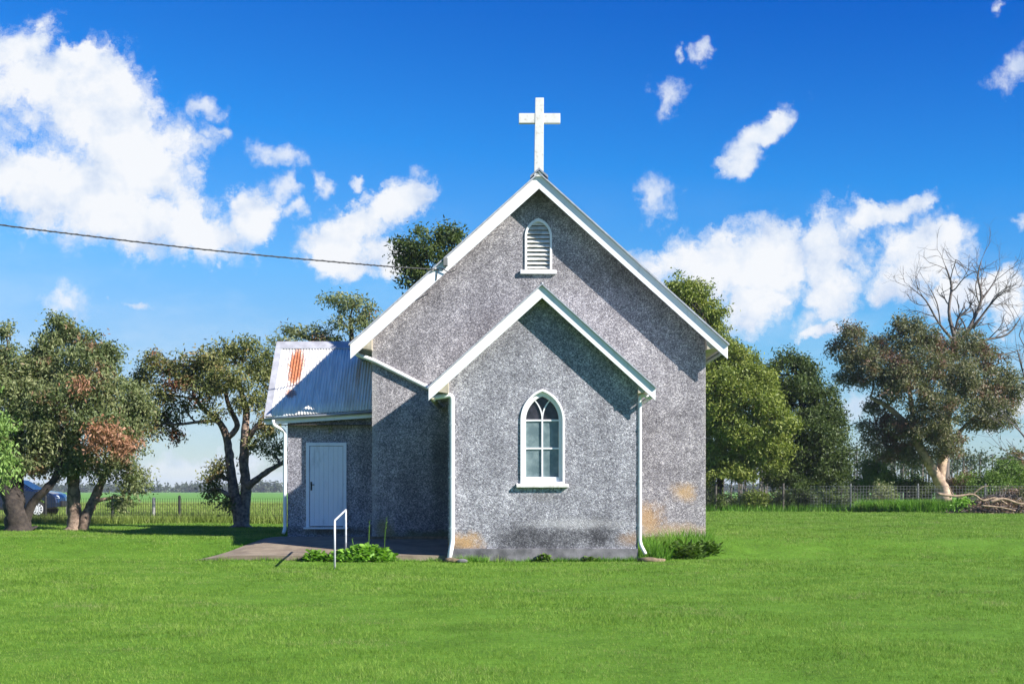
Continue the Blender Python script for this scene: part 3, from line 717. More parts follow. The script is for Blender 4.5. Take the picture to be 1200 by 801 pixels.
def tree(name, label, D, stems, clumps, leaf, bark, L=.125, Wd=.048, tufts=9, per=34, sig=.17, group=None, cat='tree', droop=.4, extra=(), twig=.16, trunkname='trunk', inner=.30):
    x0, y0 = stems[0][0][0], 0
    root_xy = ((x0-600)/1600*D, D); zg = gzf(*root_xy)
    t = thing(name, label, cat, (root_xy[0], root_xy[1], zg), group)
    wood = MB(); nodes = []
    for st in stems:
        P = [W(px,py,D+dy) for (px,py,dy,r) in st]; rr = [r for *_, r in st]
        if st is stems[0] or st[0][1] > 590 and D < 60 or st[0][3] < 0: P[0].z = zg-.08
        rr = [abs(q) for q in rr]
        Q = cat_rom(P, 5); R2 = np.interp(np.linspace(0, len(rr)-1, len(Q)), range(len(rr)), rr)
        Q = [q+Vector(rng.normal(size=3))*r*.05 for q, r in zip(Q, R2)]
        R2 = R2*(1+.06*rng.normal(size=len(R2)))
        if st is stems[0]: R2[0] *= 1.5; R2[1] *= 1.2
        wood.tube(Q, list(R2), 12)
        nodes += [(q, r) for q, r in zip(Q[2:], R2[2:])]
    VV = []; FF = []; off = 0
    for cl in clumps:
        px, py, rxp, ryp, dy = cl[:5]
        s = 1600/(D+dy); c = W(px,py,D+dy); rx, rz = rxp/s, ryp/s; ry = (rx+rz)*.5
        # limb from the nearest lower wood
        if nodes:
            q, r = min(nodes, key=lambda e: (e[0]-c).length + 1.2*max(0, e[0].z-c.z+.2))
            P, rs = wiggle(q, c, 7, .07, min(r*.6, .10), .03, .04); wood.tube(P, rs, 7)
            newn = list(zip(P[3:], rs[3:]))
        else: newn = [(c, .04)]
        T, PP, dd = crown_points(c, (rx*.86,ry*.9,rz*.86), tufts*.66, per*1.9, sig*.88, inner)
        nt = int(len(T)*twig)
        for tt in T[rng.permutation(len(T))[:nt]]:
            q, r = newn[rng.integers(len(newn))]
            P, rs = wiggle(q, tt, 4, .08, max(.010, min(r*.5,.028)), .007); wood.tube(P, rs, 4, False)
        nodes += newn[::2]
        v, f = leaves_mesh(PP, L, Wd, droop); VV.append(v); FF.append(f+off); off += len(v)
    wood.build(trunkname, bark, t, True)
    nmesh('crown', np.concatenate(VV), np.concatenate(FF), leaf, t)
    for (nm, mat, lab, cls) in extra:                  # patches of differently coloured leaves
        VV = []; FF = []; off = 0
        for (px,py,rxp,ryp,dy) in cls:
            s = 1600/(D+dy); T, PP, dd = crown_points(W(px,py,D+dy), (rxp/s,(rxp+ryp)/2/s,ryp/s), tufts, per, sig, .2)
            v, f = leaves_mesh(PP, L, Wd, .8); VV.append(v); FF.append(f+off); off += len(v)
        nmesh(nm, np.concatenate(VV), np.concatenate(FF), mat, t)['label'] = lab
    return t

LG = 'gum trees along the left fence'
# left of the church
tree('gum_tree', 'dark thick-trunked forked gum tree at the left edge, in front of the parked car', 40,
  [[(22,622,0,.42),(19,600,0,.32),(12,575,.1,.28),(4,545,.3,.24),(-8,500,.4,.16)], [(24,606,0,.18),(38,590,0,.13),(54,573,-.1,.12),(68,552,0,.10),(72,500,0,.08)], [(20,590,0,.24),(20,560,.5,.2),(22,520,.6,.15),(20,460,.5,.08)]],
  [(5,430,34,28,.6),(-25,440,50,45,1),(20,470,35,35,.4),(0,520,34,26,.2),(45,440,28,28,1.2),(60,520,30,28,.6),(40,490,35,35,.2),(2,385,12,12,.8),(30,540,24,16,0),(70,545,20,16,.2)],
  M['leaf_gum'], M['bark_dark'], tufts=12, group=LG)
tree('gum_tree', 'leafy two-stemmed gum tree with drooping foliage and a coppery dead spray near its trunk', 41,
  [[(86,622,0,.22),(87,600,0,.20),(86,570,0,.18),(87,540,.2,.16),(92,490,.3,.12),(100,430,.3,.07)], [(96,620,0,.17),(101,605,0,.16),(110,585,.1,.14),(120,562,.2,.12),(132,535,.3,.10),(140,480,.4,.06)]],
  [(72,385,18,14,.6),(62,402,26,20,.4),(92,400,24,18,.5),(45,430,30,30,.6),(85,430,38,30,-.3),(120,420,24,20,.5),(115,455,35,30,-.4),(70,470,45,35,-.8),(110,495,40,30,-.8),(60,515,40,28,-.8),(90,540,38,22,-.6),(145,470,28,34,.5),(135,545,30,24,-.2),(155,510,26,30,.4),(143,582,12,18,0),(160,560,18,18,.3),(48,545,22,12,-.4),(66,374,10,8,.3),(126,410,16,12,.3),(165,480,14,22,.6),],
  M['leaf_gum'], M['bark_grey'], tufts=12, droop=.7, group=LG, extra=[('dead_spray', M['leaf_copper'], 'coppery brown dead leaves', [(122,505,18,13,-1.7),(143,520,13,13,-1.5),(112,520,12,10,-1.6),(96,452,9,7,-1.5)])])
tree('gum_tree', 'open gum tree with reddish leaves and a twin pale-footed trunk beside the vestry', 43.5,
  [[(283,618,0,.30),(281,600,0,.24),(274,575,0,.17),(270,545,.1,.14),(266,515,.2,.13),(258,496,.2,.11),(240,480,.2,.08),(225,462,.2,.05)],
   [(285,604,0,.22),(288,575,0,.17),(286,545,-.1,.16),(287,510,-.2,.14),(288,480,0,.11),(280,450,.2,.07)], [(268,512,.1,.10),(278,498,.1,.09),(268,475,.3,.07),(262,450,.5,.05)],
   [(290,570,-.1,.12),(305,558,-.3,.10),(320,548,-.4,.08),(340,538,-.5,.05)], [(288,520,-.1,.10),(300,500,-.3,.08),(318,478,-.3,.05)]],
  [(283,410,30,16,.4),(255,420,30,18,0),(230,430,26,22,.4),(212,445,22,20,.2),(238,455,26,18,-.5),(270,445,34,20,-.6),(305,430,26,22,.4),(318,450,18,22,.2),(295,470,26,14,-.3),(200,430,16,14,.6),(180,425,20,16,.2),(170,445,18,18,.5),(185,462,22,16,0),(196,490,18,16,.3),(178,500,14,12,0),(205,508,9,8,.2),(215,475,12,12,0),(252,482,14,8,-.3),
   (250,555,14,15,0),(262,548,10,10,.2),(245,575,8,8,.1),(315,500,20,18,-.2),(322,530,14,12,-.4),(300,520,12,10,-.2),(268,588,5,6,0)],
  M['leaf_gum_red'], M['bark_grey'], tufts=11, per=32, group=LG, L=.125)
tree('willow_like_tree', 'bright pale green drooping tree cut off by the left edge of the picture', 35,
  [[(-48,634,0,.2),(-46,580,0,.16),(-40,500,0,.09)]],
  [(-20,520,32,42,-.2),(-2,545,18,26,-.3),(-50,480,50,50,0),(-5,500,18,20,-.2),(-60,550,40,30,0)], M['leaf_bright'], M['bark_grey'], droop=1.2, tufts=10, per=26)
# behind the church
tree('background_tree', 'dark round tree crown rising just behind the main roof, left of the gable top', 56,
  [[(510,612,0,.3),(512,500,0,.25),(505,400,0,.15),(503,340,0,.10)]],
  [(500,290,38,24,0),(520,275,24,14,.3),(478,305,22,22,.2),(530,295,26,26,0),(490,320,28,16,0),(515,345,40,35,0),(500,400,60,50,0)], M['leaf_dark'], M['bark_dark'], tufts=7, per=20, L=.19, Wd=.07, sig=.2, group='trees behind the church')
tree('background_tree', 'open branching tree above the vestry roof, half hidden by the church', 52,
  [[(400,610,0,.3),(402,520,0,.22),(408,440,0,.14),(412,400,0,.10),(410,370,0,.06)], [(404,460,0,.12),(380,410,.2,.09),(350,392,.4,.05)]],
  [(413,358,28,19,0),(395,352,18,12,.3),(434,374,24,18,.2),(380,398,22,12,.1),(405,380,20,12,-.2),(372,385,18,11,.3),(350,392,17,10,.2),(440,392,16,10,0),(338,385,8,5,.3),(330,402,20,10,0),(385,402,26,10,.3),(360,440,45,35,.8),(420,440,45,40,.8)], M['leaf_gum'], M['bark_dark'], tufts=7, per=20, L=.17, twig=.3, group='trees behind the church')
# right of the church
RG = 'trees along the right fence'
tree('evergreen_tree', 'tall dense olive-green tree directly beside the right wall of the church', 76.5,
  [[(842,598,0,.16),(844,560,0,.2),(846,480,0,.24),(830,400,0,.14)], [(845,530,0,.2),(880,490,0,.12)]],
  [(795,345,28,24,1),(815,350,26,22,1),(835,370,20,20,.5),(800,385,45,30,1.5),(850,415,34,24,.5),(878,425,22,18,.3),(845,450,46,30,-.6),(885,470,34,26,-1.2),(905,490,28,22,-1.5),(870,505,36,24,-1.6),(850,490,30,30,-1),(895,515,30,18,-1.2),(925,495,14,12,-1),(840,530,22,24,0),(865,545,30,18,.2),(885,445,30,20,0),(820,420,50,50,2),(815,500,45,50,2),(900,460,16,12,-.4),(880,525,34,18,-.6),(842,548,30,16,-.8),(868,552,26,12,-.5),(902,540,24,14,-.3),(915,520,20,14,-.6),(826,560,16,22,0)],
  M['leaf_olive'], M['bark_dark'], tufts=4.6, per=42, L=.19, Wd=.080, sig=.25, group=RG)
tree('evergreen_tree', 'dark green rounded tree between the olive tree and the grey-leaved gum', 77.8,
  [[(935,600,0,.12),(937,560,0,.16),(940,500,0,.2),(938,450,0,.12)]],
  [(925,425,26,16,.5),(948,432,18,14,.3),(935,455,34,22,0),(960,468,26,24,.2),(975,485,20,18,.1),(955,500,38,24,-.4),(970,530,26,26,0),(935,525,30,26,.3),(950,555,30,18,.2),(915,470,20,26,1),(985,510,12,16,0),(905,440,14,10,1),(920,555,24,14,.6),(930,564,20,10,-.6),(952,568,22,9,-.3),(972,560,22,14,0),(986,545,16,16,0),(905,560,18,12,0)],
  M['leaf_dark'], M['bark_dark'], tufts=4.6, per=40, L=.19, Wd=.080, sig=.26, group=RG)
tree('eucalyptus_tree', 'broad grey-green eucalyptus with smooth tan leaning trunks on the right', 81,
  [[(1108,598,0,.42),(1106,575,0,.38),(1095,553,-.2,.32),(1080,528,-.6,.28),(1068,505,-.8,.22),(1045,480,-1,.16),(1020,465,-1,.10)],
   [(1104,590,0,.30),(1102,560,.2,.30),(1105,535,.2,.28),(1108,510,.2,.2),(1115,470,.3,.14),(1130,420,.3,.08)], [(1106,530,.2,.18),(1125,505,.3,.13),(1150,480,.3,.09),(1165,450,.3,.06)], [(1085,540,0,.2),(1070,490,.6,.15),(1065,440,.6,.10)]],
  [(998,392,20,16,0),(990,412,22,16,.4),(1010,418,26,18,-.5),(1062,385,26,14,.3),(1080,392,24,14,-.2),(1045,405,32,18,.3),(1035,432,40,22,-1.2),(1080,425,42,24,-1.5),(1000,440,22,16,0),(1060,455,40,22,-2),(1115,410,28,18,.5),(1135,400,22,14,.8),(1120,440,40,24,-1.4),(1155,420,26,18,.5),(1165,445,30,24,0),(1185,452,18,20,.3),(1145,470,34,22,-1),(1180,475,20,18,.3),(1100,475,36,22,-2),(1085,505,34,24,-1.6),(1110,520,30,22,-1.2),(1065,500,26,16,-1),
   (1040,492,26,10,.4),(1030,515,24,16,.3),(1055,522,22,18,.2),(1015,500,14,9,.2),(1040,535,18,8,.3),(1025,475,20,8,0),(1070,535,14,12,-.4),(1165,495,30,8,.2),(1140,493,20,10,.2),(1090,405,18,12,0)],
  M['leaf_euc'], M['bark_tan'], tufts=4.4, per=38, L=.19, Wd=.068, sig=.26, twig=.14)

def bare_tree(name, label, D, stems, seed, depth=4, r0=.2, spread=.55, mat=None):
    rs = np.random.default_rng(seed)
    x0 = (stems[0][0][0]-600)/1600*D; zg = gzf(x0, D)
    t = thing(name, label, 'tree', (x0, D, zg)); trunk = MB(); br = MB()
    def grow(p, d, L, r, lev):
        n = 4; pts = [p]; 
        for i in range(n):
            d = (d+Vector(rs.normal(size=3))*.16+Vector((0,0,.05))).normalized(); p = p+d*L/n; pts.append(p)
        br.tube(pts, list(np.linspace(r, r*.6, n+1)), 6, lev == 0)
        if lev <= 0: return
        for k in range(3 if lev > 1 else 4):
            i = rs.integers(1, n+1) if k else n
            nd = (d+Vector(rs.normal(size=3))*spread).normalized()
            grow(pts[i], nd, L*rs.uniform(.55,.8), r*.58, lev-1)
    for k, st in enumerate(stems):
        P = [W(px,py,D+dy) for (px,py,dy,r) in st]; rr = [r for *_, r in st]
        if k == 0: P[0].z = zg-.1
        Q = cat_rom(P, 4); R2 = np.interp(np.linspace(0,len(rr)-1,len(Q)), range(len(rr)), rr)
        (trunk if k == 0 else br).tube(Q, list(R2), 9)
        m = len(Q)
        for i in range(m//3 if k == 0 else 2, m):
            if rs.random() < (.25 if k == 0 else .55) or i == m-1:
                d = (Q[i]-Q[max(i-2,0)]).normalized(); nd = (d*.8+Vector(rs.normal(size=3))*.6).normalized() if i < m-1 else d
                grow(Q[i], nd, (1.5 if depth > 2 else 1.0)*rs.uniform(.7,1.1), R2[i]*.55, depth-2)
    trunk.build('trunk', mat or M['dead_wood'], t, True); br.build('branches', mat or M['dead_wood'], t, True)
    return t
bare_tree('dead_tree', 'tall leafless dead tree standing up behind the eucalyptus', 92,
  [[(1107,598,0,.30),(1109,520,0,.25),(1114,440,0,.20),(1118,395,0,.18)],
   [(1118,395,0,.13),(1112,365,0,.10),(1115,335,.3,.08),(1108,312,.3,.04)], [(1118,400,0,.12),(1100,378,-.3,.07),(1085,352,-.3,.05),(1074,342,-.4,.03)], [(1120,410,0,.16),(1138,380,.4,.12),(1150,350,.6,.09),(1146,325,.6,.06),(1150,305,.6,.03)],
   [(1140,385,.3,.09),(1158,360,0,.07),(1172,345,-.4,.04),(1186,338,-.4,.02)], [(1122,420,0,.12),(1150,400,.4,.09),(1180,392,.6,.06),(1196,372,.6,.03)], [(1150,352,.6,.06),(1165,330,.8,.04),(1172,312,.8,.02)], [(1102,380,-.3,.05),(1098,355,-.5,.04),(1088,335,-.5,.02)],[(1150,400,.4,.06),(1170,415,.3,.05),(1195,410,.3,.03)]], 5, depth=4, spread=.6)
bare_tree('bare_tree', 'leafless grey twiggy tree cut off by the right edge', 70,
  [[(1236,600,0,.25),(1234,540,0,.2),(1230,480,0,.14)], [(1234,540,0,.10),(1212,525,0,.07),(1195,505,0,.04),(1180,490,0,.02)], [(1232,500,0,.10),(1212,470,.3,.07),(1200,440,.3,.04),(1192,410,.3,.02)], [(1230,480,0,.10),(1215,430,-.3,.07),(1200,390,-.3,.03)], [(1236,560,0,.08),(1215,545,-.3,.05),(1190,535,-.3,.03)]], 11, depth=3)

# shrubs behind the right fence
def shrub(name, label, D, px, py, rxp, ryp, leaf, group=None, L=.16, Wd=.06, n=7, cat='shrub', tufts=7, per=20):
    rs = random.Random(px*31+py)
    cl = []
    for i in range(n):
        a = rs.random()*6.28; q = rs.random()**.6
        cl.append((px+math.cos(a)*q*rxp*.62, py+math.sin(a)*q*ryp*.5+(ryp*.15), rxp*rs.uniform(.35,.55), ryp*rs.uniform(.35,.6), rs.uniform(-.8,.8)))
    return tree(name, label, D, [[(px,590,0,.10),(px+2,py+ryp*.4,0,.07),(px,py,0,.04)]], cl, leaf, M['bark_dark'], L=L, Wd=Wd, tufts=tufts, per=per, sig=.18, cat=cat, group=group, trunkname='stem')
SG = 'shrubs behind the right fence'
shrub('shrub', 'rounded mid-green shrub behind the mesh fence, left of the eucalyptus trunk', 83, 1015, 560, 40, 34, M['leaf_shrub'], SG)
shrub('shrub', 'small bright shrub just left of the leaning tan trunk', 85, 1060, 562, 26, 26, M['leaf_shrub'], SG)
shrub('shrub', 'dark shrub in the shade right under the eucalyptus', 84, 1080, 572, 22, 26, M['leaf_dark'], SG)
shrub('shrub', 'brown dead shrub right of the tan trunk', 83, 1128, 568, 18, 26, M['leaf_dead'], SG)
shrub('shrub', 'wide light green shrub behind the brush pile', 82, 1160, 558, 44, 38, M['leaf_shrub'], SG, n=9)
shrub('shrub', 'darker green shrub at the right edge behind the brush pile', 84, 1200, 550, 40, 40, M['leaf_gum'], SG, n=8)
shrub('shrub', 'low pale grey-green shrub just above the brush pile', 76, 1180, 578, 30, 20, M['leaf_euc'], SG)
shrub('shrub', 'mottled dark shrub against the fence by the church wall', 76, 852, 584, 30, 20, M['leaf_dark'], SG)
shrub('shrub', 'dark green bush just right of the first pale fence post', 76.5, 985, 578, 26, 24, M['leaf_dark'], SG)
shrub('shrub', 'mid-green bush between the pale fence post and the tan trunk', 76.8, 1032, 580, 28, 20, M['leaf_gum'], SG)
shrub('shrub', 'low dark shrub filling the gap between the first two fence shrubs', 76.4, 828, 584, 22, 20, M['leaf_gum'], SG)
shrub('shrub', 'dark weedy shrub just right of the second dark post', 76.4, 912, 585, 20, 17, M['leaf_dark'], SG)
shrub('shrub', 'olive shrub against the fence between the two dark posts', 76, 890, 584, 28, 19, M['leaf_olive'], SG)
shrub('shrub', 'dark shrub against the fence around the steel post', 76.2, 936, 580, 30, 22, M['leaf_dark'], SG)
shrub('shrub', 'yellow-green shrub low behind the fence, second from the church', 78, 872, 587, 24, 14, M['leaf_shrub'], SG)
shrub('shrub', 'tangled olive shrub left of the rounded green shrub', 79, 968, 576, 20, 22, M['leaf_gum'], SG)
shrub('shrub', 'round fresh green bush on the lawn edge beside the brush pile', 70, 1130, 592, 22, 12, M['leaf_weed'], None, L=.14, Wd=.07, n=8, tufts=12)

# ------------------------------------------------------------------ fences
def fence_left():
    x0, x1, y = -24.0, -2.9, 48.6
    f = thing('wire_fence', 'low dark wire mesh fence along the paddock on the left', 'fence', ((x0+x1)/2, y, gzf(-10, y)))
    wz = MB(); zt = 1.30
    k = 0
    x = x0
    while x < x1:
        z0 = gzf(x, y); wz.box(x-.0055, x+.0055, y-.0035, y+.0035, z0+.03, zt); x += .085
    for z in (.50, .70, .9, 1.08, 1.29): wz.box(x0, x1, y-.010, y-.0045, z-.004, z+.004)
    wz.build('wire_mesh', M['black'], f)
    x = (53-600)/1600*y - 2.385*3
    while x < x1:
        mb = MB(); mb.tube([(x, y+.03, .2), (x, y+.03, 1.38)], .048, 10); mb.tube([(x,y+.03,1.38),(x,y+.03,1.41)], [.04,.01], 10); mb.build('post', M['black'], f); x += 2.385
def fence_right():
    x0, x1, y = 9.0, 34.0, 75
    f = thing('mesh_fence', 'tall grey mesh fence in front of the shrubs on the right', 'fence', ((x0+x1)/2, y, gzf(15, y)))
    wz = MB(); x = x0; wd_ = MB(); xs_ = (950-600)/1600*y
    while x < x1: (wz if x > xs_ else wd_).box(x-.006, x+.006, y-.006, y+.006, .4, 1.80 if x > xs_ else 1.6); x += .17 if x > xs_ else .14
    z = .5
    while z < 1.82: wz.box(xs_, x1, y-.018, y-.0065, z-.006, z+.006); z += .16
    for z in (.55, .8, 1.1, 1.35, 1.6): wd_.box(x0, xs_, y-.018, y-.0065, z-.006, z+.006)
    wz.build('wire_mesh', M['steel'], f); wd_.build('wire_mesh', M['black'], f)['label'] = 'dark wire mesh'
    for i in range(-1, 7):
        x = (839+79*i-600)/1600*y
        if x < x0: continue
        dark = i in (0, 1)
        mb = MB(); mb.tube([(x, y+.05, .2), (x, y+.05, 1.92)], .05 if not dark else .07, 10); o = mb.build('post', M['dark_timber'] if dark else M['steel'], f)
        if dark: o['label'] = 'dark timber post'
fence_left(); fence_right()
for lab, px in (('pale weathered post in the paddock between the second and third gum trees', 180), ('pale weathered post in the paddock close to the two-stemmed gum tree', 79)):
    D = 62; x = (px-600)/1600*D; z = gzf(x, D)
    mb = MB(); mb.tube([(x, D, z-.2), (x+.01, D, z+.80)], .08, 10); mb.tube([(x+.01,D,z+.80),(x+.01,D,z+.83)], [.08,.03], 10)
    tag(mb.build('fence_post', M['old_post']), lab, 'post', 'pale posts in the paddock')

# ------------------------------------------------------------------ parked car (nose to the right)
def car():
    D = 60.5; nose = W(70, 600, D).x+.28; zg = gzf(nose-2, D)
    c = thing('parked_car', 'dark blue car parked side-on beyond the fence, behind the thick dark gum trunk', 'car', (nose-2.3, D, zg))
    def paint(n, col, r, mtl=0, coat=0):
        m, g, b = material(n); b.inputs['Base Color'].default_value = (*col, 1); b.inputs['Roughness'].default_value = r; b.inputs['Metallic'].default_value = mtl; b.inputs['Coat Weight'].default_value = coat
        pos = g.n('ShaderNodeNewGeometry').outputs['Position']; g.put(b.inputs['Roughness'], g.ss(g.noise(pos, 6, 4), .3, .8, r, r+.12)); return m
    blue = paint('car_paint', (.008,.018,.05), .25, .3, .7); gls = paint('car_glass', (.02,.03,.04), .06); rub = paint('tyre_rubber', (.015,.015,.016), .8); alloy = paint('alloy', (.72,.73,.75), .3, .1); blk = paint('black_plastic', (.015,.015,.017), .6); lamp = paint('lamp_lens', (.55,.6,.66), .12)
    # lower body: sections across the width, side profile (x from nose backwards, z)
    prof_lo = [(0.02,.42),(0.0,.62),(.06,.86),(.22,1.0),(.55,1.08),(1.0,1.14),(1.35,1.17),(4.35,1.19),(4.55,1.08),(4.60,.7),(4.52,.40)]
    bottom = [(4.2,.34),(4.16,.52),(4.03,.68),(3.82,.76),(3.60,.76),(3.39,.68),(3.26,.52),(3.22,.32),(1.44,.32),(1.40,.52),(1.27,.68),(1.06,.76),(.84,.76),(.63,.68),(.50,.52),(.46,.34)]
    poly = prof_lo+bottom; n = len(poly)
    secs = [(-.90,.97,0),(-.86,1.0,0),(0,1.012,0),(.86,1.0,0),(.90,.97,0)]
    V = []; F = []
    for (w, sc, _) in secs:
        for (x, z) in poly:
            xx = 2.3+(x-2.3)*(1 if abs(w) < .87 else .985); xx = xx+(0.10*(abs(w)/.9)**2 if x < .5 else 0)
            zz = z if abs(w) < .87 else .7+(z-.7)*.95
            V.append((nose-xx, D+w, zg+zz))
    for s in range(len(secs)-1):
        for i in range(n): F.append((s*n+i, s*n+(i+1)%n, (s+1)*n+(i+1)%n, (s+1)*n+i))
    F.append(tuple(range(n))); F.append(tuple(range((len(secs)-1)*n, len(secs)*n))[::-1])
    mb = MB(); mb.add(V, F); mb.build('body', blue, c, False, bevel=.02)
    cab = [(1.15,1.13),(1.95,1.60),(2.35,1.68),(3.4,1.68),(3.95,1.58),(4.45,1.16)]
    V = []; F = []; n = len(cab)
    for w, tp in ((-.84,.80),(.84,.80)):
        for (x, z) in cab: V.append((nose-x, D+w*(1-.22*(z-1.13)/.55), zg+z))
    F = [tuple(range(n)), tuple(range(2*n-1,n-1,-1))]+[(i,i+n,(i+1)%n+n,(i+1)%n) for i in range(n)]
    mb = MB(); mb.add(V, F); mb.build('cabin', blue, c, False, bevel=.03)
    for (a, b_, nm) in (((1.52,1.20),(2.55,1.60),'side_window'), ((2.65,1.20),(3.75,1.60),'side_window')):
        V = []; q = [(a[0],a[1]),(a[0]+(.55 if a[0] < 2 else 0),b_[1]),(b_[0],b_[1]),(b_[0]+(.15 if a[0] > 2 else 0),a[1])]
        for d in (-.012, .004):
            for (x, z) in q: V.append((nose-x, D-.84*(1-.22*(z-1.13)/.55)+d, zg+z))
        mb = MB(); mb.add(V, [(0,1,2,3),(7,6,5,4),(0,4,5,1),(1,5,6,2),(2,6,7,3),(3,7,4,0)]); mb.build(nm, gls, c)
    mb = MB(); V = []
    for (x, z, o) in ((1.22,1.17,.70),(1.90,1.575,.60)):
        for w in (-o, o): V.append((nose-x+.015, D+w, zg+z+.012))
    mb.add(V, [(0,1,3,2)]); w_ = mb.build('windscreen', gls, c); sm = w_.modifiers.new('solid','SOLIDIFY'); sm.thickness = .01
    for xw in (.95, 3.71):
        for sg in (-1, 1):
            y = D+sg*.80; cx, cz = nose-xw, zg+.335
            mb = MB(); mb.tube([(cx,y-.11,cz),(cx,y-.10,cz),(cx,y+.10,cz),(cx,y+.11,cz)], [.30,.335,.335,.30], 28); wh = mb.build('wheel', rub, c, True)
            yo = y+sg*.113; mb = MB()
            mb.tube([(cx,yo,cz),(cx,yo+sg*.01,cz)], [.235,.225], 28)
            mb.build('rim', blk, wh)
            mb = MB()
            for k in range(10):
                a = k*math.pi/5; ux, uz = math.cos(a), math.sin(a); px_, pz_ = -uz, ux
                V = []
                for d in (yo+sg*.008, yo+sg*.022):
                    for (rr, hw) in ((.03,.022),(.23,.034)):
                        V += [(cx+ux*rr+px_*hw, d, cz+uz*rr+pz_*hw), (cx+ux*rr-px_*hw, d, cz+uz*rr-pz_*hw)]
                mb.add(V, [(0,1,3,2),(4,6,7,5),(0,2,6,4),(1,5,7,3),(2,3,7,6),(0,4,5,1)])
            ring = [(cx+math.cos(q*math.pi/14)*.235, yo+sg*.012, cz+math.sin(q*math.pi/14)*.235) for q in range(29)]
            mb.tube(ring, .014, 6); mb.tube([(cx,yo,cz),(cx,yo+sg*.03,cz)], .05, 12); mb.build('spokes', alloy, wh)
    for sg in (-1, 1):
        mb = MB(); mb.add([(nose-.10,D+sg*.55,zg+.80),(nose-.14,D+sg*.84,zg+.80),(nose-.50,D+sg*.895,zg+.93),(nose-.46,D+sg*.80,zg+1.02),(nose-.14,D+sg*.58,zg+.90)], [(0,1,2,4),(2,3,4)])
        o = mb.build('headlight', lamp, c); sm = o.modifiers.new('solid','SOLIDIFY'); sm.thickness = .03; sm.offset = 0
    mb = MB(); mb.box(nose-.06, nose+.02, D-.55, D+.55, zg+.45, zg+.70); mb.build('grille', blk, c, bevel=.02)
    mb = MB(); mb.box(nose-3.2, nose-1.36, D-.915, D-.86, zg+.30, zg+.42); mb.build('side_skirt', blk, c, bevel=.01)
    mb = MB(); mb.box(nose-1.75, nose-1.55, D-1.02, D-.84, zg+1.16, zg+1.30); mb.build('mirror', blue, c, bevel=.03)
    for x in (1.5, 2.62, 3.6):
        mb = MB(); mb.box(nose-x-.004, nose-x+.004, D-.904, D-.88, zg+.45, zg+1.14); mb.build('door_seam', blk, c)
car()

# ------------------------------------------------------------------ grass
PADP = [(-7.45,31.0),(-1.3,30.9),(-1.3,34.1),(-3.4,35.2),(-5.98,35.2),(-6.3,33.9),(-6.8,32.4)]
def inpoly(x, y, P):
    r = np.zeros(len(x), bool); j = len(P)-1
    for i in range(len(P)):
        xi, yi = P[i]; xj, yj = P[j]
        r ^= ((yi > y) != (yj > y)) & (x < (xj-xi)*(y-yi)/(yj-yi+1e-12)+xi); j = i
    return r
def blades(name, x, y, h, w, mat, lean=.45, parent=None, zb=None, tri=True):
    n = len(x); z = (gz(x, y) if zb is None else zb)-.004
    a = rng.random(n)*6.283; b = rng.random(n)*6.283
    hx, hy = np.cos(a)*w/2, np.sin(a)*w/2; l = h*lean*rng.random(n)*1.6
    tx, ty = x+np.cos(b)*l, y+np.sin(b)*l
    V = np.stack([np.stack([x-hx,y-hy,z],1), np.stack([x+hx,y+hy,z],1), np.stack([tx,ty,z+h],1)],1).reshape(-1,3)
    return nmesh(name, V, np.arange(3*n).reshape(n,3), mat, parent)
def sample(n_target, d0, d1, pw):                       # distances with density ~ D^-pw inside the wedge seen
    u = rng.random(n_target); e = 2-pw
    D = (d0**e+u*(d1**e-d0**e))**(1/e) if abs(e) > 1e-6 else d0*(d1/d0)**u
    return D
T_ = 190000; per_ = 6; N = T_*per_                      # blades grow in small tufts
D = sample(T_, 10.2, 76, 1.55); X = (rng.random(T_)*2-1)*(.425*D+.8)
th = .55+.9*rng.random(T_)**1.5                        # tuft vigour
sg = np.repeat(.028*(D/12)**.6*(.6+.8*rng.random(T_)), per_); tuft = np.repeat(th, per_)
D = np.repeat(D, per_)+rng.normal(size=N)*sg; X = np.repeat(X, per_)+rng.normal(size=N)*sg
ok = ~inpoly(X, D, PADP)
ok &= ~((X > NX0) & (X < NX1) & (D > NY-.03) & (D < NYB+.3)) & ~((X > CX0) & (X < CX1) & (D > CY-.03) & (D < NY+.1)) & ~((X > VX0) & (X < NX0+.1) & (D > VY-.2) & (D < VYB))
edge = np.where(X < 3, 48.2, 75.5); ok &= D < edge
# a few thin, trodden places
thin = (np.sin(X*1.7+D*.9)+np.sin(X*.6-D*1.3+2)+np.sin(X*3.1+1)*.5) > 1.9
ok &= ~(thin & (rng.random(N) < .35))
X, D, tuft = X[ok], D[ok], tuft[ok]; n = len(X)
patch = 1+.22*np.sin(X*1.1+D*.7)+.18*np.sin(X*.43-D*1.9+1)
h = (.018+.026*rng.random(n))*tuft*patch*(1+.010*(D-12)); w = .0040*(D/12)**1.0*(.7+.6*rng.random(n))
tag(blades('lawn_grass', X, D, h, w, M['grass'], .8), 'short mown bright green grass of the churchyard lawn', 'grass', kind='stuff')
E = []                                                 # longer untrimmed grass where the mower does not reach
for (x0, y0, x1, y1, k, hh) in ((CX0-.1,CY-.10,CX1+.1,CY-.10,2600,.10),(-7.3,31.02,-1.5,30.90,3800,.085),(CX1+.12,CY,CX1+.12,NY-.1,900,.16),(3.0,NY-.12,NX1+.1,NY-.12,1100,.20),(NX1+.12,NY-.1,NX1+.15,NYB,1800,.14),(-7.3,31.1,-6.0,35.0,1500,.07),(VX0-.12,VY,VX0-.15,VYB,700,.14),(-3.66,27.8,-3.56,27.8,60,.12)):
    t = rng.random(k); E.append(np.stack([x0+(x1-x0)*t+rng.normal(size=k)*.045, y0+(y1-y0)*t+rng.normal(size=k)*.045, hh*(.35+1.0*rng.random(k)**2)*(1+.6*np.sin(t*23+x0)*np.sin(t*61))],1))
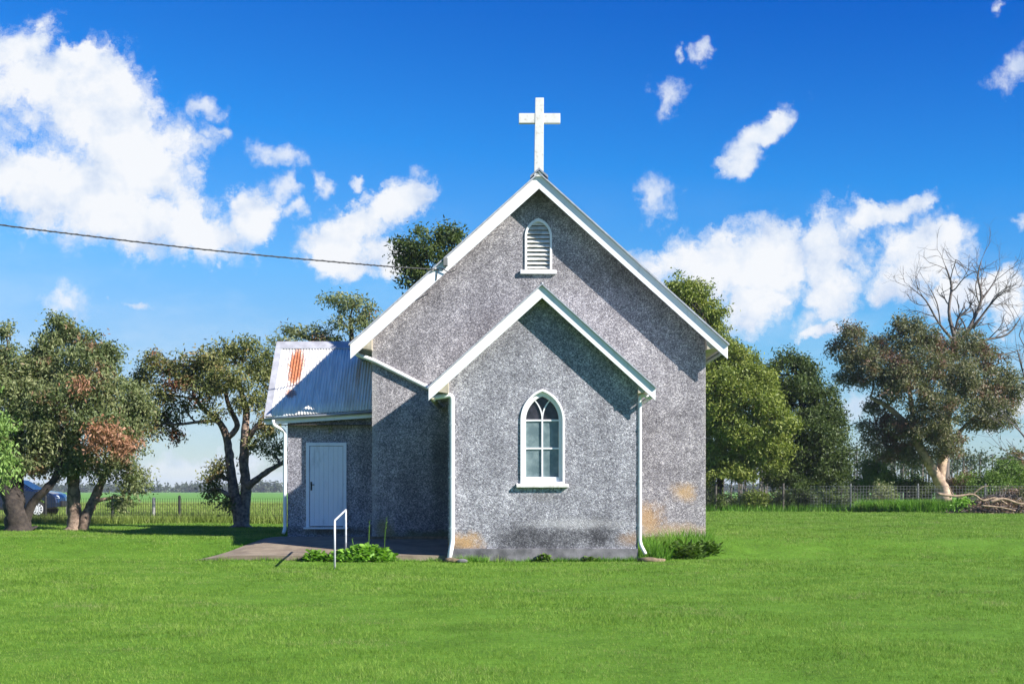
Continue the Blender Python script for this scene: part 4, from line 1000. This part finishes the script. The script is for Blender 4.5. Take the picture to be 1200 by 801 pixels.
E = np.concatenate(E)
tag(blades('edge_grass', E[:,0], E[:,1], E[:,2], np.full(len(E), .013), M['tall_grass'], .8), 'longer ragged grass along the church base and slab edge', 'grass', kind='stuff')
N = 90000
D = sample(N, 49.2, 118, 1.3); X = -(rng.random(N))*(.46*D+2)+3
ok = ~((D > 52.5) & (D < 62) & (rng.random(N) < .85)) & ~((D > 56) & (D < 63) & (X < -18)); X, D = X[ok], D[ok]
tag(blades('paddock_grass', X, D, (.10+.16*rng.random(len(X))), .022*(D/50), M['paddock_grass'], .6), 'rough olive-green paddock grass beyond the left fence', 'grass', kind='stuff')
# weeds along both fence lines
N = 16000; X = -rng.random(N)*22-2.6; D = 48.6+rng.normal(size=N)*.28
tag(blades('fence_weeds', X, D, .16+.28*rng.random(N), np.full(N,.022), M['paddock_grass'], .5), 'ragged weeds growing under the left wire fence', 'grass', kind='stuff')
N = 16000; X = rng.random(N)*26+8.5; D = 75.4+rng.normal(size=N)*.4
tag(blades('fence_weeds', X, D, .15+.4*rng.random(N), np.full(N,.035), M['tall_grass'], .5), 'ragged weeds growing under the right mesh fence', 'grass', kind='stuff')

def clump(name, label, spots, n, hmin, hmax, w, lean, mat=None, group=None, cat='grass clump'):
    xs_, ys_ = [], []
    for (x, y, rx, ry, k) in spots:
        m = int(n*k); a = rng.random(m)*6.283; q = np.sqrt(rng.random(m)); xs_.append(x+np.cos(a)*q*rx); ys_.append(y+np.sin(a)*q*ry)
    X, D = np.concatenate(xs_), np.concatenate(ys_); h = hmin+(hmax-hmin)*rng.random(len(X))
    return tag(blades(name, X, D, h, np.full(len(X), w), mat or M['tall_grass'], lean), label, cat, group)
clump('grass_tuft', 'tall rank grass against the main wall beside the right downpipe', [(3.35,31.7,.35,.45,.35),(3.7,32.6,.55,.7,.35),(4.35,33.4,.55,.4,.2),(4.5,32.6,.4,.4,.1)], 2600, .14, .50, .024, .6)
clump('tall_grass', 'bright unmown tall grass at the foot of the eucalyptus', [(21.0,72,1.7,.8,.4),(22.5,72.5,1.4,.8,.4),(19.4,73,1.0,.7,.2)], 9000, .3, .78, .05, .5)
clump('grass_tuft', 'low tuft of grass at the left foot of the chancel front', [(-.9,30.85,.4,.12,1)], 420, .08, .22, .016, .8)
clump('grass_tuft', 'thin grass growing along the right half of the chancel plinth', [(2.3,30.88,.5,.07,.6),(1.2,30.9,.7,.05,.4)], 420, .05, .15, .014, .7)
# leafy weeds
def leafy(name, label, clumps, L, Wd, n, mat=None):
    P = []
    for (x, y, z, rx, ry, rz, k) in clumps:
        m = int(n*k); d = rand_unit(m); d[:,2] = np.abs(d[:,2]); q = rng.random(m)**.4
        P.append(np.array([x,y,z])+d*q[:,None]*np.array([rx,ry,rz]))
    P = np.concatenate(P); m = len(P); d = rand_unit(m)*.8; d[:,2] = .15+.3*rng.random(m); d /= np.linalg.norm(d,axis=1,keepdims=True)
    s = np.cross(d, np.array([0,0,1.])+rng.normal(size=(m,3))*.35); s /= np.linalg.norm(s,axis=1,keepdims=True)
    l = L*(.6+.8*rng.random((m,1))); w = Wd*(.6+.8*rng.random((m,1))); nr = np.cross(s, d)
    V = np.stack([P, P+d*l*.35+s*w*.5, P+d*l*.8+s*w*.35-nr*l*.05, P+d*l-nr*l*.12, P+d*l*.8-s*w*.35-nr*l*.05, P+d*l*.35-s*w*.5],1).reshape(-1,3)
    base = (clumps[0][0], clumps[0][1], clumps[0][2]); t = thing(name, label, 'weed', base)
    nmesh('foliage', V, np.arange(6*m).reshape(m,6), mat or M['leaf_weed'], t)
    st = MB()
    for i in rng.permutation(m)[:max(12, m//12)]:
        q = Vector(P[i]); b = Vector((clumps[0][0]+(q.x-clumps[0][0])*.7, q.y, base[2]-.05)); st.tube([b, b.lerp(q,.5)+Vector((0,0,.03)), q], .006, 4, False)
    st.build('stems', M['leaf_weed'], t)['kind'] = 'stuff'
    return t
wd = leafy('weed_clump', 'leafy bright green weed mound behind the white handrail', [(-3.35,30.75,.0,.62,.35,.38,.6),(-3.9,30.7,.0,.28,.25,.25,.15),(-2.95,30.8,.0,.35,.25,.30,.25)], .11, .095, 1500)
leafy('weed_clump', 'low leafy weed patch left of the white handrail', [(-4.45,30.75,0,.28,.2,.26,.7),(-4.1,30.7,0,.25,.2,.15,.3)], .10, .085, 420)
leafy('small_weed', 'small dark leafy weed at the middle of the chancel plinth', [(.72,30.86,0,.20,.1,.17,1)], .08, .06, 160, M['leaf_shrub'])
leafy('small_weed', 'tiny leafy weed at the chancel plinth near the right corner', [(1.75,30.87,0,.16,.08,.11,1)], .07, .05, 90, M['leaf_shrub'])
leafy('weed_clump', 'broad-leaved weeds below the tall grass by the main wall', [(3.9,31.8,.03,.65,.3,.36,.7),(4.6,32.3,.1,.4,.25,.30,.3)], .17, .07, 700, M['leaf_shrub'])
for (x, h_) in ((-3.30,1.0), (-2.95,1.05), (-3.15,.75)):
    pass
st = MB()
for (x, y, h_, dx) in ((-3.28,31.25,.90,.02),(-2.93,31.3,.98,.06),(-3.62,31.2,.5,-.03)):
    st.tube([(x,y,.1),(x+dx*.3,y,.1+h_*.5),(x+dx,y,h_)], [.007,.006,.004], 5); 
    for k in range(8): z = h_-.04*k; a = k*2.4; st.tube([(x+dx*(z/h_),y,z),(x+dx+math.cos(a)*.035,y+math.sin(a)*.035,z+.03)], [.003,.004], 4)
tag(st.build('seed_stalks', M['tall_grass']), 'thin upright dry seed stalks rising behind the leafy mound', 'weed')

# splash blocks
def rock(mb, x, y, z, r, sq, seed):
    rs = np.random.default_rng(seed); bm = bmesh.new(); bmesh.ops.create_icosphere(bm, subdivisions=2, radius=1)
    k = rs.normal(size=(4,3))
    for v in bm.verts:
        q = v.co.normalized(); f = 1+.16*math.sin(3*q.dot(Vector(k[0]))+1)+.12*math.sin(4*q.dot(Vector(k[1])))
        v.co = Vector((x,y,z))+Vector((q.x*r*f*sq[0], q.y*r*f*sq[1], q.z*r*f*sq[2]))
    bm.verts.ensure_lookup_table(); mb.add([tuple(v.co) for v in bm.verts], [tuple(v.index for v in f.verts) for f in bm.faces]); bm.free()
for (lab, x, y, r, sq, sd_) in (('flat broken stone under the outlet of the left downpipe', -1.36, 30.72, .17, (1.1,.7,.35), 1), ('smaller dark stone right of the left downpipe outlet', -1.12, 30.66, .11, (1,.8,.5), 2), ('brown flat stone slab under the right downpipe outlet', 3.15, 30.75, .26, (1.3,.7,.28), 3)):
    mb = MB(); rock(mb, x, y, .03, r, sq, sd_); tag(mb.build('stone', M['concrete2'] if sd_ != 2 else M['plinth'], None, True), lab, 'stone')

# brush pile
def brush():
    D = 69.5; c = W(1170, 590, D); zg = gzf(c.x, D)
    t = thing('brush_pile', 'heap of dead branches and grey brushwood at the right edge of the lawn', 'brush pile', (c.x, D, zg)); rs = np.random.default_rng(3)
    mb = MB()
    for i in range(420):
        q = rs.random(); a = rs.random()*6.28; x = c.x+math.cos(a)*q*2.5; y = D+math.sin(a)*q*1.3; hz = .95*max(0,1-q*q)*rs.random()
        d = Vector((rs.normal(), rs.normal()*.6, rs.normal()*.28)).normalized(); L = rs.uniform(.3,1.3); p = Vector((x,y,zg+hz))
        mb.tube([p-d*L/2, p+Vector(rs.normal(size=3))*.05, p+d*L/2], [rs.uniform(.010,.03), .018, .006], 5, False)
    mb.build('twigs', M['dead_wood'], t)
    P = np.stack([c.x+rs.normal(size=7000)*1.1, D+rs.normal(size=7000)*.55, np.zeros(7000)],1)
    q = np.sqrt(((P[:,0]-c.x)/2.5)**2+((P[:,1]-D)/1.3)**2); P[:,2] = zg+.85*np.clip(1-q*q,0.02,1)*rs.random(7000)
    v, f = leaves_mesh(P, .16, .06, .3); nmesh('dead_leaves', v, f, M['leaf_dead'], t)
    for pts, r in (([(1098,578),(1120,581),(1140,579),(1152,586),(1166,583),(1180,590)], .07), ([(1140,579),(1150,571),(1158,569)], .04), ([(1160,588),(1176,584),(1196,590),(1210,588)], .08), ([(1112,570),(1118,580),(1128,584)], .03), ([(1150,592),(1172,594),(1190,598)], .05)):
        mb = MB(); P = cat_rom([W(a,b,D-1.35) for a, b in pts], 4); mb.tube(P, list(np.linspace(r, r*.5, len(P))), 8); mb.build('branch', M['pile_wood'], t, True)
brush()

# far woods
def far_wood(name, label, D, x0, x1, hmin, hmax, n, leafn, trunks=True, spread=14, low=.45, mat=None):
    rs = np.random.default_rng(int(D)); x = rs.uniform(x0, x1, n); y = D+rs.random(n)*spread; z = gz(x, y); h = rs.uniform(hmin, hmax, n)*(1+.15*np.sin(x*.05))
    V = []; F = []
    if trunks:
        mb = MB()
        for i in range(n): mb.tube([(x[i],y[i],z[i]-.3),(x[i]+rs.normal()*.2,y[i],z[i]+h[i]*.9)], [.16,.07], 5, False)
    P = []
    for i in range(n):
        m = leafn; q = rs.normal(size=(m,3))*np.array([h[i]*.13,h[i]*.13,h[i]*(1-low)*.26])+np.array([x[i],y[i],z[i]+h[i]*(1+low)/2]); P.append(q)
    P = np.concatenate(P); P = P[P[:,2] > gz(P[:,0],P[:,1])]
    size = D/260
    v, f = leaves_mesh(P, .6*size, .35*size, .2)
    o = nmesh(name, v, f, mat or M['leaf_far']); tag(o, label, 'wood', kind='stuff')
    if trunks:
        k = len(v); tv = np.array(mb.v, np.float32); ob = nmesh('trunks', tv, np.array([q for q in mb.f]), M['dead_wood'], o)
far_wood('far_wood', 'far plantation of thin-trunked trees behind the right fence', 170, 20, 66, 5.5, 7.5, 110, 110, True, 30, .55)
far_wood('far_tree_line', 'distant low line of trees along the left horizon', 1150, -560, 520, 4, 9, 900, 60, False, 60, .0)

# ------------------------------------------------------------------ air
hz = MB(); hz.box(-3200, 3200, -60, 5200, -16, 30); ho = hz.build('haze', M['black']); ho.data.materials.clear(); ho['kind'] = 'stuff'
hm = bpy.data.materials.new('air'); hm.use_nodes = True; hn = hm.node_tree; hn.nodes.remove(hn.nodes['Principled BSDF'])
pv = hn.nodes.new('ShaderNodeVolumePrincipled'); pv.inputs['Color'].default_value = (.80,.88,1,1); pv.inputs['Density'].default_value = .00014
hn.links.new(pv.outputs[0], hn.nodes['Material Output'].inputs['Volume']); ho.data.materials.append(hm)
